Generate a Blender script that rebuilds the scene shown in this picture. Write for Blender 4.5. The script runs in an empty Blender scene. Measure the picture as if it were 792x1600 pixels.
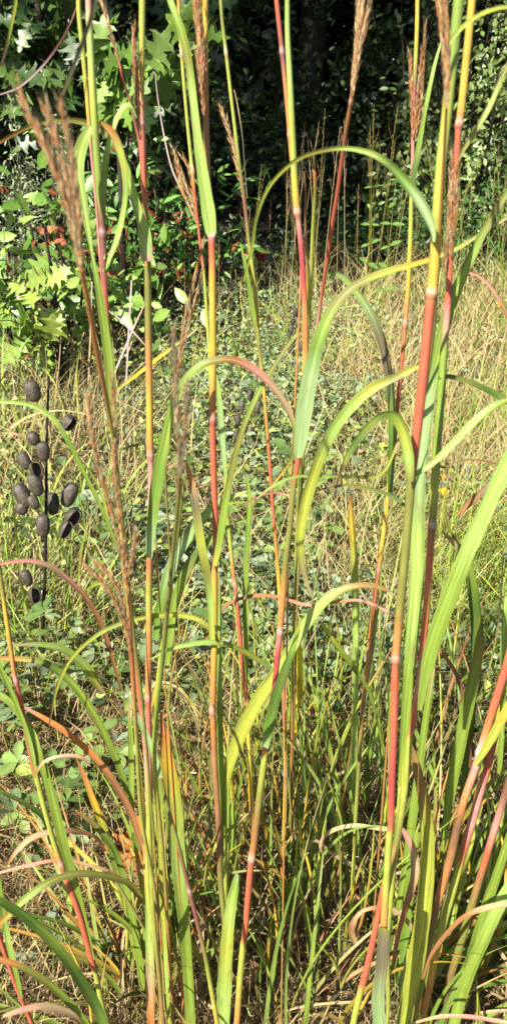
import bpy, math, random
import numpy as np
from mathutils import Vector, Matrix
random.seed(7); RNG = np.random.default_rng(11)
scene = bpy.context.scene
COL = scene.collection
PI = math.pi

# ---------------------------------------------------------------- camera model
H, PITCH, FPX, CU, CV = 1.10, math.radians(25.8), 1240.0, 396.0, 800.0
F = Vector((0, math.cos(PITCH), -math.sin(PITCH)))
U = Vector((0, math.sin(PITCH), math.cos(PITCH)))
def ray(u, v): return F*FPX + Vector((1, 0, 0))*(u-CU) + U*(CV-v)
def P(u, v, Y):
    d = ray(u, v); t = Y/d.y
    return Vector((0, 0, H)) + d*t
def S(u, v, Y): return Y/ray(u, v).y                # metres per photo pixel there
def ground_v(Y): return CV + FPX*math.tan(math.atan(H/Y)-PITCH)
def G(u, v):                                        # point on the ground
    d = ray(u, v); t = -H/d.z
    return Vector((0, 0, H)) + d*t

# ---------------------------------------------------------------- colours
ALB = 0.62
def s2l(c): return np.where(c <= 0.04045, c/12.92, ((c+0.055)/1.055)**2.4)
def C_(r, g, b, k=ALB): return s2l(np.array((r, g, b))/255.0)*k
PAL = {k: C_(*v) for k, v in dict(
    GR=(146,172,68), LG=(178,208,104), YG=(184,192,76), YE=(222,184,64), OR=(212,140,76), RD=(206,106,74),
    CR=(198,80,80), PK=(222,150,134), PU=(150,92,84), BR=(170,120,76), TN=(200,172,128), OL=(142,142,66),
    BG=(164,192,126), DG=(92,124,50), BB=(138,100,70), WH=(226,198,190), GB=(128,120,92), BY=(226,214,60), ST=(214,196,140), MG=(124,160,62)).items()}

# ---------------------------------------------------------------- mesh building
def build(name, V, Fc, mat, parent=None, col=None, st=None, smooth=True, origin=None):
    V = np.asarray(V, dtype=np.float32).reshape(-1, 3)
    if origin is not None: V = V - np.asarray(origin, dtype=np.float32)
    if not isinstance(Fc, list) or (Fc and not isinstance(Fc[0], np.ndarray)): Fc = [np.asarray(Fc, dtype=np.int32)]
    me = bpy.data.meshes.new(name)
    me.vertices.add(len(V)); me.vertices.foreach_set('co', V.ravel())
    loops = np.concatenate([f.ravel() for f in Fc]).astype(np.int32)
    tot = np.concatenate([np.full(len(f), f.shape[1], dtype=np.int32) for f in Fc])
    start = np.concatenate([[0], np.cumsum(tot)[:-1]]).astype(np.int32)
    me.loops.add(len(loops)); me.loops.foreach_set('vertex_index', loops)
    me.polygons.add(len(tot)); me.polygons.foreach_set('loop_start', start)
    me.polygons.foreach_set('loop_total', tot)
    me.polygons.foreach_set('use_smooth', np.full(len(tot), smooth))
    if col is not None:
        c = np.ones((len(V), 4), dtype=np.float32); c[:, :3] = col
        a = me.attributes.new('Col', 'FLOAT_COLOR', 'POINT'); a.data.foreach_set('color', c.ravel())
    if st is not None:
        a = me.attributes.new('st', 'FLOAT_VECTOR', 'POINT'); a.data.foreach_set('vector', np.asarray(st, dtype=np.float32).ravel())
    me.update(calc_edges=True); me.validate()
    me.materials.append(mat)
    o = bpy.data.objects.new(name, me); COL.objects.link(o)
    if parent is not None: o.parent = parent
    return o

def tag(o, label=None, cat=None, group=None, kind=None):
    if label: o['label'] = label
    if cat: o['category'] = cat
    if group: o['group'] = group
    if kind: o['kind'] = kind
    return o
def thing(name, loc, label, cat, group=None):
    o = bpy.data.objects.new(name, None); COL.objects.link(o); o.location = loc
    o.empty_display_size = 0.05
    return tag(o, label, cat, group)
def dup(root, loc, rz=0, sc=1.0, label=None):
    r = root.copy(); COL.objects.link(r); r.location = loc; r.rotation_euler = (0, 0, rz); r.scale = (sc, sc, sc)
    if label: r['label'] = label
    for ch in list(root.children):
        c = ch.copy(); COL.objects.link(c); c.parent = r
        for g in list(ch.children):
            d = g.copy(); COL.objects.link(d); d.parent = c
    return r

# ---------------------------------------------------------------- materials
def new_mat(name):
    m = bpy.data.materials.new(name); m.use_nodes = True
    nt = m.node_tree; nt.nodes.clear()
    return m, nt, (lambda t, **k: _n(nt, t, **k)), nt.links.new
def _n(nt, t, **k):
    n = nt.nodes.new(t)
    for a, b in k.items(): setattr(n, a, b)
    return n
def tissue(name, transl=0.3, rough=0.5, streak=0.35, blotch=0.25, spec=0.35, sx=2600., sy=30., blotchcol=(0.16,0.085,0.04), bump=0.0):
    """Plant skin: colour attribute of the part, fine fibres along it, dry flecks."""
    m, nt, N, L = new_mat(name)
    out = N('ShaderNodeOutputMaterial'); at = N('ShaderNodeAttribute', attribute_name='Col')
    st = N('ShaderNodeAttribute', attribute_name='st')
    mp = N('ShaderNodeVectorMath', operation='MULTIPLY'); mp.inputs[1].default_value = (sx, sy, 37.0)
    L(st.outputs['Vector'], mp.inputs[0])
    n1 = N('ShaderNodeTexNoise'); n1.inputs['Scale'].default_value = 1.0; n1.inputs['Detail'].default_value = 2.0
    L(mp.outputs[0], n1.inputs['Vector'])
    r1 = N('ShaderNodeMapRange'); r1.inputs[1].default_value = 0.3; r1.inputs[2].default_value = 0.7
    r1.inputs[3].default_value = 1-streak; r1.inputs[4].default_value = 1+streak*0.8
    L(n1.outputs['Fac'], r1.inputs[0])
    vm = N('ShaderNodeVectorMath', operation='SCALE'); L(at.outputs['Color'], vm.inputs[0]); L(r1.outputs[0], vm.inputs['Scale'])
    mp2 = N('ShaderNodeVectorMath', operation='MULTIPLY'); mp2.inputs[1].default_value = (sx*0.12, sy*2.4, 11.0)
    L(st.outputs['Vector'], mp2.inputs[0])
    n2 = N('ShaderNodeTexNoise'); n2.inputs['Scale'].default_value = 1.0; n2.inputs['Detail'].default_value = 4.0
    L(mp2.outputs[0], n2.inputs['Vector'])
    r2 = N('ShaderNodeMapRange'); r2.inputs[1].default_value = 0.57; r2.inputs[2].default_value = 0.72
    r2.inputs[3].default_value = 0.0; r2.inputs[4].default_value = blotch
    L(n2.outputs['Fac'], r2.inputs[0])
    mx = N('ShaderNodeMix', data_type='RGBA'); L(r2.outputs[0], mx.inputs[0]); L(vm.outputs[0], mx.inputs[6])
    mx.inputs[7].default_value = (*blotchcol, 1)
    b = N('ShaderNodeBsdfPrincipled'); L(mx.outputs[2], b.inputs['Base Color'])
    b.inputs['Roughness'].default_value = rough; b.inputs['Specular IOR Level'].default_value = spec
    if bump:
        bp = N('ShaderNodeBump'); bp.inputs['Strength'].default_value = bump; bp.inputs['Distance'].default_value = 0.0005
        L(n1.outputs['Fac'], bp.inputs['Height']); L(bp.outputs[0], b.inputs['Normal'])
    if transl > 0:
        t = N('ShaderNodeBsdfTranslucent'); L(mx.outputs[2], t.inputs['Color'])
        ms = N('ShaderNodeMixShader'); ms.inputs[0].default_value = transl
        L(b.outputs[0], ms.inputs[1]); L(t.outputs[0], ms.inputs[2]); L(ms.outputs[0], out.inputs[0])
    else: L(b.outputs[0], out.inputs[0])
    return m
M_STEM = tissue('culm_skin', 0.0, 0.42, 0.16, 0.22, 0.45, 900., 60., (0.13,0.06,0.035), 0.25)
M_LEAF = tissue('blade_skin', 0.30, 0.5, 0.34, 0.4, 0.35, 1100., 14.)
M_DRY = tissue('dry_blade', 0.2, 0.75, 0.3, 0.2, 0.2, 2200., 30.)
M_HEAD = tissue('spikelets', 0.2, 0.75, 0.3, 0.0, 0.2, 900., 300.)
M_BROAD = tissue('broad_leaf', 0.28, 0.42, 0.2, 0.12, 0.5, 60., 60.)
M_WOODLEAF = tissue('wood_leaf', 0.25, 0.45, 0.15, 0.0, 0.5, 30., 30.)
M_BARK = tissue('bark', 0.0, 0.9, 0.5, 0.3, 0.1, 60., 6., (0.02,0.017,0.013), 0.8)
M_PETAL = tissue('petal', 0.2, 0.6, 0.1, 0.0, 0.2)

def pod_mat():
    m, nt, N, L = new_mat('pod_shell')
    out = N('ShaderNodeOutputMaterial'); tc = N('ShaderNodeTexCoord')
    n1 = N('ShaderNodeTexNoise'); n1.inputs['Scale'].default_value = 420; n1.inputs['Detail'].default_value = 5
    n2 = N('ShaderNodeTexNoise'); n2.inputs['Scale'].default_value = 120; n2.inputs['Detail'].default_value = 4
    L(tc.outputs['Object'], n1.inputs['Vector']); L(tc.outputs['Object'], n2.inputs['Vector'])
    r = N('ShaderNodeValToRGB'); e = r.color_ramp.elements
    e[0].position, e[0].color = 0.35, (0.014,0.011,0.008,1); e[1].position, e[1].color = 0.7, (0.115,0.092,0.064,1)
    mx = N('ShaderNodeMix', data_type='FLOAT'); mx.inputs[0].default_value = 0.45
    L(n2.outputs['Fac'], mx.inputs[2]); L(n1.outputs['Fac'], mx.inputs[3]); L(mx.outputs[0], r.inputs[0])
    b = N('ShaderNodeBsdfPrincipled'); L(r.outputs[0], b.inputs['Base Color']); b.inputs['Roughness'].default_value = 0.5; b.inputs['Specular IOR Level'].default_value = 0.4
    bp = N('ShaderNodeBump'); bp.inputs['Strength'].default_value = 1.0; bp.inputs['Distance'].default_value = 0.0014
    L(n1.outputs['Fac'], bp.inputs['Height']); L(bp.outputs[0], b.inputs['Normal'])
    L(b.outputs[0], out.inputs[0]); return m
M_POD = pod_mat()
def ground_mat():
    m, nt, N, L = new_mat('meadow_soil')
    out = N('ShaderNodeOutputMaterial'); tc = N('ShaderNodeTexCoord')
    n1 = N('ShaderNodeTexNoise'); n1.inputs['Scale'].default_value = 3; n1.inputs['Detail'].default_value = 8
    n2 = N('ShaderNodeTexNoise'); n2.inputs['Scale'].default_value = 90; n2.inputs['Detail'].default_value = 6
    L(tc.outputs['Object'], n1.inputs['Vector']); L(tc.outputs['Object'], n2.inputs['Vector'])
    r = N('ShaderNodeValToRGB'); e = r.color_ramp.elements
    e[0].position, e[0].color = 0.35, (0.018,0.014,0.009,1); e[1].position, e[1].color = 0.68, (0.12,0.09,0.05,1)
    mx = N('ShaderNodeMix', data_type='FLOAT'); mx.inputs[0].default_value = 0.6
    L(n1.outputs['Fac'], mx.inputs[2]); L(n2.outputs['Fac'], mx.inputs[3]); L(mx.outputs[0], r.inputs[0])
    b = N('ShaderNodeBsdfPrincipled'); L(r.outputs[0], b.inputs['Base Color']); b.inputs['Roughness'].default_value = 0.95
    bp = N('ShaderNodeBump'); bp.inputs['Strength'].default_value = 0.8; bp.inputs['Distance'].default_value = 0.02
    L(n2.outputs['Fac'], bp.inputs['Height']); L(bp.outputs[0], b.inputs['Normal'])
    L(b.outputs[0], out.inputs[0]); return m
M_SOIL = ground_mat()

# ---------------------------------------------------------------- curves
def catmull(A, n):
    """Smooth resampling of rows of A (k, d) into n rows, evenly by length of the first two columns."""
    A = np.asarray(A, dtype=float)
    if len(A) == 2:
        t = np.linspace(0, 1, n)[:, None]; return A[0]*(1-t)+A[1]*t
    p = np.vstack([2*A[0]-A[1], A, 2*A[-1]-A[-2]])
    out = []
    for i in range(1, len(p)-2):
        t = np.linspace(0, 1, 24, endpoint=(i == len(p)-3))[:, None]
        p0, p1, p2, p3 = p[i-1], p[i], p[i+1], p[i+2]
        out.append(0.5*(2*p1+(p2-p0)*t+(2*p0-5*p1+4*p2-p3)*t*t+(3*p1-p0-3*p2+p3)*t**3))
    q = np.vstack(out)
    d = np.concatenate([[0], np.cumsum(np.linalg.norm(np.diff(q[:, :2], axis=0), axis=1))])
    s = np.linspace(0, d[-1], n)
    return np.stack([np.interp(s, d, q[:, j]) for j in range(q.shape[1])], axis=1)
def lin_attr(A, q, vals):
    """Values of the control rows carried to resampled rows q by nearest place along the polyline."""
    A = np.asarray(A, float)[:, :2]; vals = np.asarray(vals, float)
    dA = np.concatenate([[0], np.cumsum(np.linalg.norm(np.diff(A, axis=0), axis=1))])
    dq = np.concatenate([[0], np.cumsum(np.linalg.norm(np.diff(q[:, :2], axis=0), axis=1))])
    s = dq/dq[-1]*dA[-1]
    return np.stack([np.interp(s, dA, vals[:, j]) for j in range(vals.shape[1])], axis=1)
def frames(pts):
    T = np.gradient(pts, axis=0); T /= np.linalg.norm(T, axis=1)[:, None]+1e-12
    n = np.cross(T[0], (0.3, 0.9, 0.2)); n /= np.linalg.norm(n)
    Ns = [n]
    for i in range(1, len(T)):
        n = n - T[i]*np.dot(n, T[i]); n /= np.linalg.norm(n)+1e-12; Ns.append(n)
    Ns = np.array(Ns); return T, Ns, np.cross(T, Ns)
def tube_arrays(pts, rad, col, seg=8):
    pts = np.asarray(pts, float); n = len(pts); T, A, B = frames(pts)
    th = np.linspace(0, 2*PI, seg, endpoint=False)
    V = pts[:, None, :] + np.asarray(rad)[:, None, None]*(np.cos(th)[None, :, None]*A[:, None, :]+np.sin(th)[None, :, None]*B[:, None, :])
    i = np.arange(n-1)[:, None]*seg; j = np.arange(seg)[None, :]; k = (j+1) % seg
    Q = np.stack([i+j, i+k, i+seg+k, i+seg+j], axis=2).reshape(-1, 4)
    c = np.repeat(np.asarray(col)[:, None, :], seg, axis=1).reshape(-1, 3)
    d = np.concatenate([[0], np.cumsum(np.linalg.norm(np.diff(pts, axis=0), axis=1))])
    st = np.stack([np.broadcast_to(np.sin(th)[None, :]*0.003, (n, seg)), np.broadcast_to(d[:, None], (n, seg)),
                   np.full((n, seg), random.random()*9)], axis=2).reshape(-1, 3)
    return V.reshape(-1, 3), Q, c, st
class Bag:
    def __init__(s): s.V, s.Q, s.T, s.c, s.st, s.n = [], [], [], [], [], 0
    def add(s, V, f, c, st=None):
        V = np.asarray(V, float); f = np.asarray(f)
        s.V.append(V); (s.Q if f.shape[1] == 4 else s.T).append(f+s.n)
        s.c.append(np.broadcast_to(np.asarray(c, float), (len(V), 3)))
        s.st.append(V*1.0 if st is None else st); s.n += len(V)
    def make(s, name, mat, parent=None, origin=None, smooth=True):
        fl = [np.concatenate(x).astype(np.int32) for x in (s.Q, s.T) if x]
        return build(name, np.concatenate(s.V), fl, mat, parent, np.concatenate(s.c), np.concatenate(s.st), smooth, origin)

# ---------------------------------------------------------------- grass culms
def culm_mesh(trace, Y, nodes, root, origin, name='stem', Yb=None):
    Yb = Y if Yb is None else Yb
    A = [(u, v, w) for (u, v, w, c) in trace]; cols = [PAL[c] for (_, _, _, c) in trace]
    gv = ground_v(Yb)
    u, v, w = A[-1]
    if v < gv-20:                                   # carry the culm down to the soil below the frame
        a = (gv-v)/(3365-v)
        jx = random.uniform(-14, 14)*min(1, (gv-v)/300)
        A += [(u+(CU-u)*a*0.3+jx, v+(gv-v)*0.3, w*0.8), (u+(CU-u)*a*0.62+jx*0.6, v+(gv-v)*0.62, w*0.75), (u+(CU-u)*a, gv+6, w*0.7)]
        cols += [cols[-1]*0.5+PAL[random.choice(('OL','BR','GR'))]*0.5]
        cols += [PAL[random.choice(('OL','OR','YG','BR'))]*.9, PAL['OL']]
    L = sum(math.dist(A[i][:2], A[i+1][:2]) for i in range(len(A)-1))
    q = catmull(A, max(12, int(L/5)))
    c = lin_attr(A, q, cols)
    w = np.maximum(np.interp(q[:, 1], *zip(*sorted([(a[1], a[2]) for a in A]))), 1.0)
    tt = (q[:, 1]-q[0, 1])/(q[-1, 1]-q[0, 1])
    pts = np.array([P(a, b, Y+(Yb-Y)*t) for (a, b), t in zip(q[:, :2], tt)])
    r = np.array([S(a, b, Y+(Yb-Y)*t)*ww*0.46 for (a, b), t, ww in zip(q[:, :2], tt, w)])
    for nv in nodes:
        g = np.exp(-((q[:, 1]-nv)/4.5)**2); r = r*(1+0.26*g)
        g1 = np.exp(-((q[:, 1]-nv+4)/5)**2)[:, None]; g2 = np.exp(-((q[:, 1]-nv-5)/5)**2)[:, None]
        c = c*(1-0.55*g1)+PAL['WH']*0.55*g1; c = c*(1-0.5*g2)+PAL['PU']*0.5*g2
    c = c*0.95; c = c*0.95+c.mean(1, keepdims=True)*0.05
    b = Bag(); b.add(*tube_arrays(pts, r, c, 10))
    return b.make(name, M_STEM, root, origin)

def blade_mesh(path, Yb, Yt, root, origin, twist=0.25, mat=None, name='leaf', curl=0.0, fold=0.22):
    """A grass blade from its base to its tip: path rows (u, v, width, colour)."""
    A = [(u, v, w) for (u, v, w, c) in path]; cols = [PAL[c] for (_, _, _, c) in path]
    L = sum(math.dist(A[i][:2], A[i+1][:2]) for i in range(len(A)-1))
    q = catmull(A, max(14, int(L/8))); c = lin_attr(A, q, cols)
    s = np.linspace(0, 1, len(q)); Yv = Yb+(Yt-Yb)*(s**0.8)
    pts = np.array([P(a, b, y) for (a, b), y in zip(q[:, :2], Yv)])
    hw = np.array([S(a, b, y)*max(ww, 0.8)*0.445 for (a, b, ww), y in zip(q, Yv)])
    hw *= 1+0.05*np.sin(s*40+random.random()*6)*np.sin(s*13)+0.05*np.sin(s*9+random.random()*6)
    if mat is None and random.random() < .35:           # a withered tip
        k = np.clip((s-random.uniform(.7, .92))/.12, 0, 1)[:, None]; c = c*(1-k*.8)+PAL[random.choice(('TN', 'BR', 'OR'))]*k*.8
    return blade_arrays(pts, hw, c, root, origin, twist, mat, name, curl, fold)
def blade_arrays(pts, hw, c, root, origin, twist, mat, name, curl, fold, face=None):
    n = len(pts)
    T = np.gradient(pts, axis=0); T /= np.linalg.norm(T, axis=1)[:, None]+1e-12
    view = pts-np.array((0, 0, H)) if face is None else np.broadcast_to(face, pts.shape)
    sd = np.cross(T, view); sd /= np.linalg.norm(sd, axis=1)[:, None]+1e-12
    nm = np.cross(sd, T)
    s = np.linspace(0, 1, n)
    tw = twist+curl*s+0.22*np.sin(s*random.uniform(4, 9)+random.random()*6)
    S2 = sd*np.cos(tw)[:, None]+nm*np.sin(tw)[:, None]; N2 = np.cross(S2, T)
    xs = np.array((-1, -0.55, -0.12, 0.12, 0.55, 1.0)); ys = np.array((1.0, 0.42, 0.0, 0.0, 0.42, 1.0))*fold
    hwc = hw/np.maximum(np.abs(np.cos(tw)), 0.6)
    V = pts[:, None, :]+hwc[:, None, None]*(xs[None, :, None]*S2[:, None, :]-ys[None, :, None]*N2[:, None, :])
    k = len(xs); i = np.arange(n-1)[:, None]*k; j = np.arange(k-1)[None, :]
    Q = np.stack([i+j, i+j+1, i+k+j+1, i+k+j], axis=2).reshape(-1, 4)
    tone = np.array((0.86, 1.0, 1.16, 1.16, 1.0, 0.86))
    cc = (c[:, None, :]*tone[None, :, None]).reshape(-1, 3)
    d = np.concatenate([[0], np.cumsum(np.linalg.norm(np.diff(pts, axis=0), axis=1))])
    sx = hwc[:, None]*xs[None, :]
    st = np.stack([sx, np.broadcast_to(d[:, None], sx.shape), np.full(sx.shape, random.random()*9)], axis=2).reshape(-1, 3)
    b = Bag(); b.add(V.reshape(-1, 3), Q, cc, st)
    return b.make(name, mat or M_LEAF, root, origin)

SPK_V = np.array([(0,0,0),(0.11,0,0.35),(0,0.09,0.35),(-0.11,0,0.35),(0,-0.09,0.35),(0,0,1.0),(0.012,0,1.0),(-0.012,0,1.0),(0.05,0.03,2.1),(.02,0,.3),(-.01,0,.3),(.34,.1,1.25),(0,.02,.3),(0,-.01,.3),(-.3,.15,1.2)])
SPK_F = np.array([(0,2,1),(0,3,2),(0,4,3),(0,1,4),(1,2,5),(2,3,5),(3,4,5),(4,1,5),(6,7,8),(9,10,11),(12,13,14)])
def raceme_into(b, pts, n, L, cols, spread=0.35, rach=0.0006, hair=True):
    pts = np.asarray(pts, float); T, A, B = frames(pts)
    b.add(*tube_arrays(pts, np.full(len(pts), rach), np.broadcast_to(cols[0], (len(pts), 3)), 5))
    idx = np.linspace(0, len(pts)-1.001, n)
    for j, x in enumerate(idx):
        i = int(x); f = x-i
        p = pts[i]*(1-f)+pts[i+1]*f; t = T[i]
        th = j*2.4+random.uniform(-.5, .5); o = A[i]*math.cos(th)+B[i]*math.sin(th)
        d = t+o*spread*random.uniform(.5, 1.5); d /= np.linalg.norm(d)
        s1 = np.cross(d, o); s1 /= np.linalg.norm(s1)+1e-9; s2 = np.cross(d, s1)
        l = L*random.uniform(.75, 1.25)*(0.75+0.25*math.sin(PI*j/max(n, 1)))
        M = np.stack([s1, s2, d])
        V = (SPK_V@M)*l + p + o*rach
        cc = cols[random.randrange(len(cols))]*random.uniform(.75, 1.25)
        c = np.broadcast_to(cc, (15, 3)).copy(); c[5:] = c[5:]*0.45+PAL['TN']*0.55
        b.add(V, SPK_F, c, V)
def head_mesh(branches, root, origin, L=0.0075, dens=520, spread=0.3, cols=('BR','TN','GB','TN','OR'), name='seed_head'):
    """branches: list of (trace rows (u, v), Ybase, Ytip); one seed head of several finger branches."""
    b = Bag(); cl = [PAL[c] for c in cols]
    for tr, y0, y1 in branches:
        q = catmull(tr, max(10, int(sum(math.dist(tr[i], tr[i+1]) for i in range(len(tr)-1))/7)))
        s = np.linspace(0, 1, len(q))
        pts = np.array([P(a, c, y0+(y1-y0)*k) for (a, c), k in zip(q, s)])
        ln = np.linalg.norm(np.diff(pts, axis=0), axis=1).sum()
        raceme_into(b, pts, int(ln*dens)+6, L, cl, spread)
    return b.make(name, M_HEAD, root, origin, smooth=False)

def stalk(label, Y, trace, nodes=(), leaves=(), heads=(), Yb=None, cat='grass stalk', name='grass_stalk', group='tall grass stalks in the foreground', hk={}, foot=None):
    if foot: Yb = foot
    yb = Y if Yb is None else Yb
    gv = ground_v(yb); u, v = trace[-1][0], trace[-1][1]
    a = (gv-v)/(3365-v) if v < gv else 0
    o = P(u+(CU-u)*a, gv, yb); o = Vector((o.x, o.y, 0))
    root = thing(name, o, label, cat, group)
    culm_mesh(trace, Y, nodes, root, o, Yb=Yb)
    for lf in leaves:
        path, y0, y1 = lf[:3]; kw = lf[3] if len(lf) > 3 else {}
        blade_mesh(path, y0, y1, root, o, **kw)
    for hd in heads: head_mesh(hd, root, o, **hk)
    return root
# ================================================================ THE FOREGROUND STALKS
# --- first pair at the left
stalk('pale green stalk beside the blurred seed head, pink above a purple joint, two looping leaves', 0.52,
  [(139,-30,10,'PK'),(139,0,11,'PK'),(141,55,12,'LG'),(146,150,13,'YG'),(151,230,13,'GR'),(156,300,12,'GR'),(160,350,11,'PU'),(163,420,10,'PU'),(166,480,9,'RD'),
   (172,560,9,'YG'),(178,660,9,'OR'),(183,740,9,'YG'),(197,900,9,'YG'),(209,1010,9,'OL'),(219,1090,9,'RD'),(228,1170,9,'PK'),(232,1260,9,'YG')], (365,1010),
  leaves=[([(178,690,6,'LG'),(176,640,16,'GR'),(170,560,18,'GR'),(156,460,12,'GR'),(144,395,6,'LG'),(134,335,13,'LG'),(123,262,21,'LG'),(131,222,21,'GR'),(143,198,10,'LG')],0.498,0.502),
          ([(163,425,4,'LG'),(185,370,9,'LG'),(197,300,10,'GR'),(190,240,11,'YG'),(175,205,12,'OL'),(158,190,4,'YG')],0.508,0.52,dict(twist=0.6)),
          ([(163,405,4,'LG'),(162,330,10,'LG'),(164,270,11,'GR'),(173,215,10,'LG'),(187,178,9,'LG'),(202,163,7,'LG'),(213,185,3,'LG')],0.518,0.532,dict(twist=0.5))])
stalk('slender yellow and pink stem hugging the pale green stalk at the left', 0.54,
  [(123,-30,7,'YE'),(124,20,8,'YG'),(131,90,8,'YG'),(138,170,7,'YE'),(143,235,5,'PK'),(150,310,4,'PK'),(155,380,4,'PK'),(161,450,4,'RD'),(168,520,3,'RD')], ())
r=stalk('thin orange stalk with a large brown feathery seed head blurred close up, tilting left', 0.27,
  [(128,420,9,'OR'),(140,480,9,'OR'),(152,550,9,'OR'),(166,620,8,'BR'),(178,690,7,'YG'),(188,780,7,'YG'),(200,900,6,'OL'),(212,1010,5,'OL'),(222,1090,5,'OL')], (),
  heads=[[([(128,425),(120,380),(105,320),(80,250),(52,190),(30,140)],0.27,0.282),([(128,425),(122,370),(112,310),(95,240),(72,165)],0.27,0.282),
          ([(129,425),(124,360),(118,290),(108,220),(95,162)],0.27,0.276),([(124,400),(112,330),(92,265),(62,200)],0.27,0.285)]], cat='seed stalk',
  hk=dict(dens=800,spread=0.24,L=0.0052,cols=('BR','TN','GB','TN','BR')), foot=0.6)
stalk('brown seed stalk with two ragged heads blurred near the lens, left of the middle', 0.30,
  [(281,740,7,'BR'),(279,780,8,'OL'),(272,850,8,'OL'),(262,950,8,'OL'),(252,1050,8,'GR'),(244,1120,8,'GR'),(242,1200,8,'YG')], (),
  heads=[[([(281,745),(279,690),(277,640),(274,580),(270,515)],0.3,0.306),([(282,740),(288,690),(292,650),(290,600)],0.3,0.306)]], cat='seed stalk',
  hk=dict(dens=700,spread=0.22,L=0.0055,cols=('GB','TN','BR','GB')), foot=0.62)
stalk('brown drooping seed stalk seen dark against the yellow stem, low on the left', 0.33,
  [(198,905,4,'RD'),(203,960,6,'OR'),(206,1010,6,'RD'),(210,1080,7,'OR'),(214,1160,7,'YG'),(222,1280,7,'YG')], (),
  heads=[[([(198,910),(188,850),(172,790),(155,730),(143,670),(138,620)],0.33,0.342),([(200,930),(195,860),(186,800),(180,730),(178,650),(176,590)],0.33,0.342)],
         [([(204,1010),(190,960),(165,915),(130,880)],0.33,0.336),([(205,1020),(196,960),(182,915),(152,878)],0.33,0.336)],
         [([(200,900),(205,880),(210,850),(212,830)],0.33,0.33)]], cat='seed stalk', hk=dict(dens=650,spread=0.2,L=0.0055,cols=('BR','TN','GB','TN','OR')), foot=0.62)
# --- second stalk with the long arched leaf
stalk('olive and orange stalk with a long leaf arching left past the blurred seed head', 0.56,
  [(223,-30,11,'YG'),(222,60,11,'YG'),(221,130,11,'YE'),(222,190,12,'PK'),(224,240,11,'RD'),(226,300,9,'RD'),(228,340,9,'OL'),(230,400,11,'RD'),(231,416,12,'OL'),(232,500,12,'OL'),(233,570,12,'OR'),(234,640,12,'YE'),
   (235,705,12,'OR'),(236,722,10,'PK'),(236,770,10,'PK'),(235,800,10,'LG'),(234,862,10,'BG'),(234,874,11,'RD'),(233,930,11,'YG'),(233,1000,11,'OR'),(232,1075,11,'OR'),(232,1100,10,'RD'),(233,1180,10,'PK'),(234,1238,10,'RD'),(234,1250,10,'YG'),(232,1330,10,'YG'),(233,1400,10,'YG')], (197,712,1092),
  leaves=[([(231,408,16,'PK'),(230,396,21,'BG'),(226,360,20,'LG'),(213,318,16,'LG'),(196,262,14,'GR'),(176,218,13,'OL'),(150,198,11,'OL'),(105,187,9,'OL'),(50,196,7,'YG'),(0,222,6,'YE'),(-30,240,3,'YE')],0.543,0.554),
          ([(234,872,10,'BG'),(235,850,15,'BG'),(240,800,20,'MG'),(248,740,21,'MG'),(258,690,18,'GR'),(268,645,15,'GR'),(285,602,14,'GR'),(308,575,13,'GR'),(335,564,13,'OL'),(365,563,14,'BR'),(400,580,14,'PK'),(432,612,13,'TN'),(452,645,10,'TN'),(460,675,7,'YG'),(455,715,5,'OL'),(436,745,4,'YE'),(412,770,3,'TN')],0.543,0.562,dict(curl=0.3)),
          ([(238,1680,10,'OL'),(236,1590,14,'OR'),(236,1530,15,'TN'),(234,1470,13,'LG'),(231,1400,9,'LG'),(230,1340,4,'YG')],0.56,0.56)],
  heads=[[([(220,215),(215,170),(211,110),(209,45)],0.55,0.556),([(221,220),(218,180),(216,140),(213,95)],0.55,0.553)]], hk=dict(dens=560,spread=0.16,L=0.006,cols=('BR','OR','TN','PK')))
stalk('rusty thin branch with a narrow seed head leaning left from the olive stalk top', 0.57,
  [(184,85,4,'BR'),(192,120,4,'RD'),(203,160,4,'BR'),(212,195,5,'PU'),(219,230,5,'RD'),(223,290,5,'RD'),(227,350,4,'RD'),(232,440,3,'RD')], (), cat='seed stalk',
  heads=[[([(184,88),(176,60),(166,25),(152,-15)],0.57,0.576)]], hk=dict(dens=420,spread=0.1,L=0.006))
# --- thin yellow stem and its tan seed heads
stalk('thin yellow stalk turning red below, with pale feathery seed heads forking left', 0.78,
  [(278,-30,6,'OR'),(281,40,6,'YE'),(286,110,6,'YG'),(292,180,6,'YG'),(298,240,6,'YG'),(301,268,7,'YE'),(304,300,5,'RD'),(310,355,5,'RD'),(316,405,5,'RD'),(319,430,5,'YG'),(324,500,6,'YG'),(328,570,6,'YG'),(332,700,5,'YG')], (85,268),
  heads=[[([(309,345),(302,320),(293,297),(283,272),(276,250),(271,234)],0.78,0.792),([(308,335),(303,300),(298,270),(285,246)],0.78,0.786),([(309,350),(298,325),(286,300),(278,268)],0.78,0.792)]],
  cat='seed stalk', hk=dict(dens=430,spread=0.28,L=0.0085,cols=('TN','OR','BR','ST')))
stalk('tan twisted seed stalk hanging before the thin yellow stalk, left of the middle', 0.62,
  [(283,560,5,'TN'),(276,600,4,'OR'),(264,660,4,'OL'),(258,720,4,'OL')], (), cat='seed stalk',
  heads=[[([(276,600),(281,555),(288,510),(297,465),(308,420),(318,380)],0.62,0.62),([(280,580),(287,540),(298,495),(309,455),(316,425)],0.62,0.62)]],
  hk=dict(dens=500,spread=0.1,L=0.008,cols=('TN','OR','BR','TN')), foot=0.8)
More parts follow.
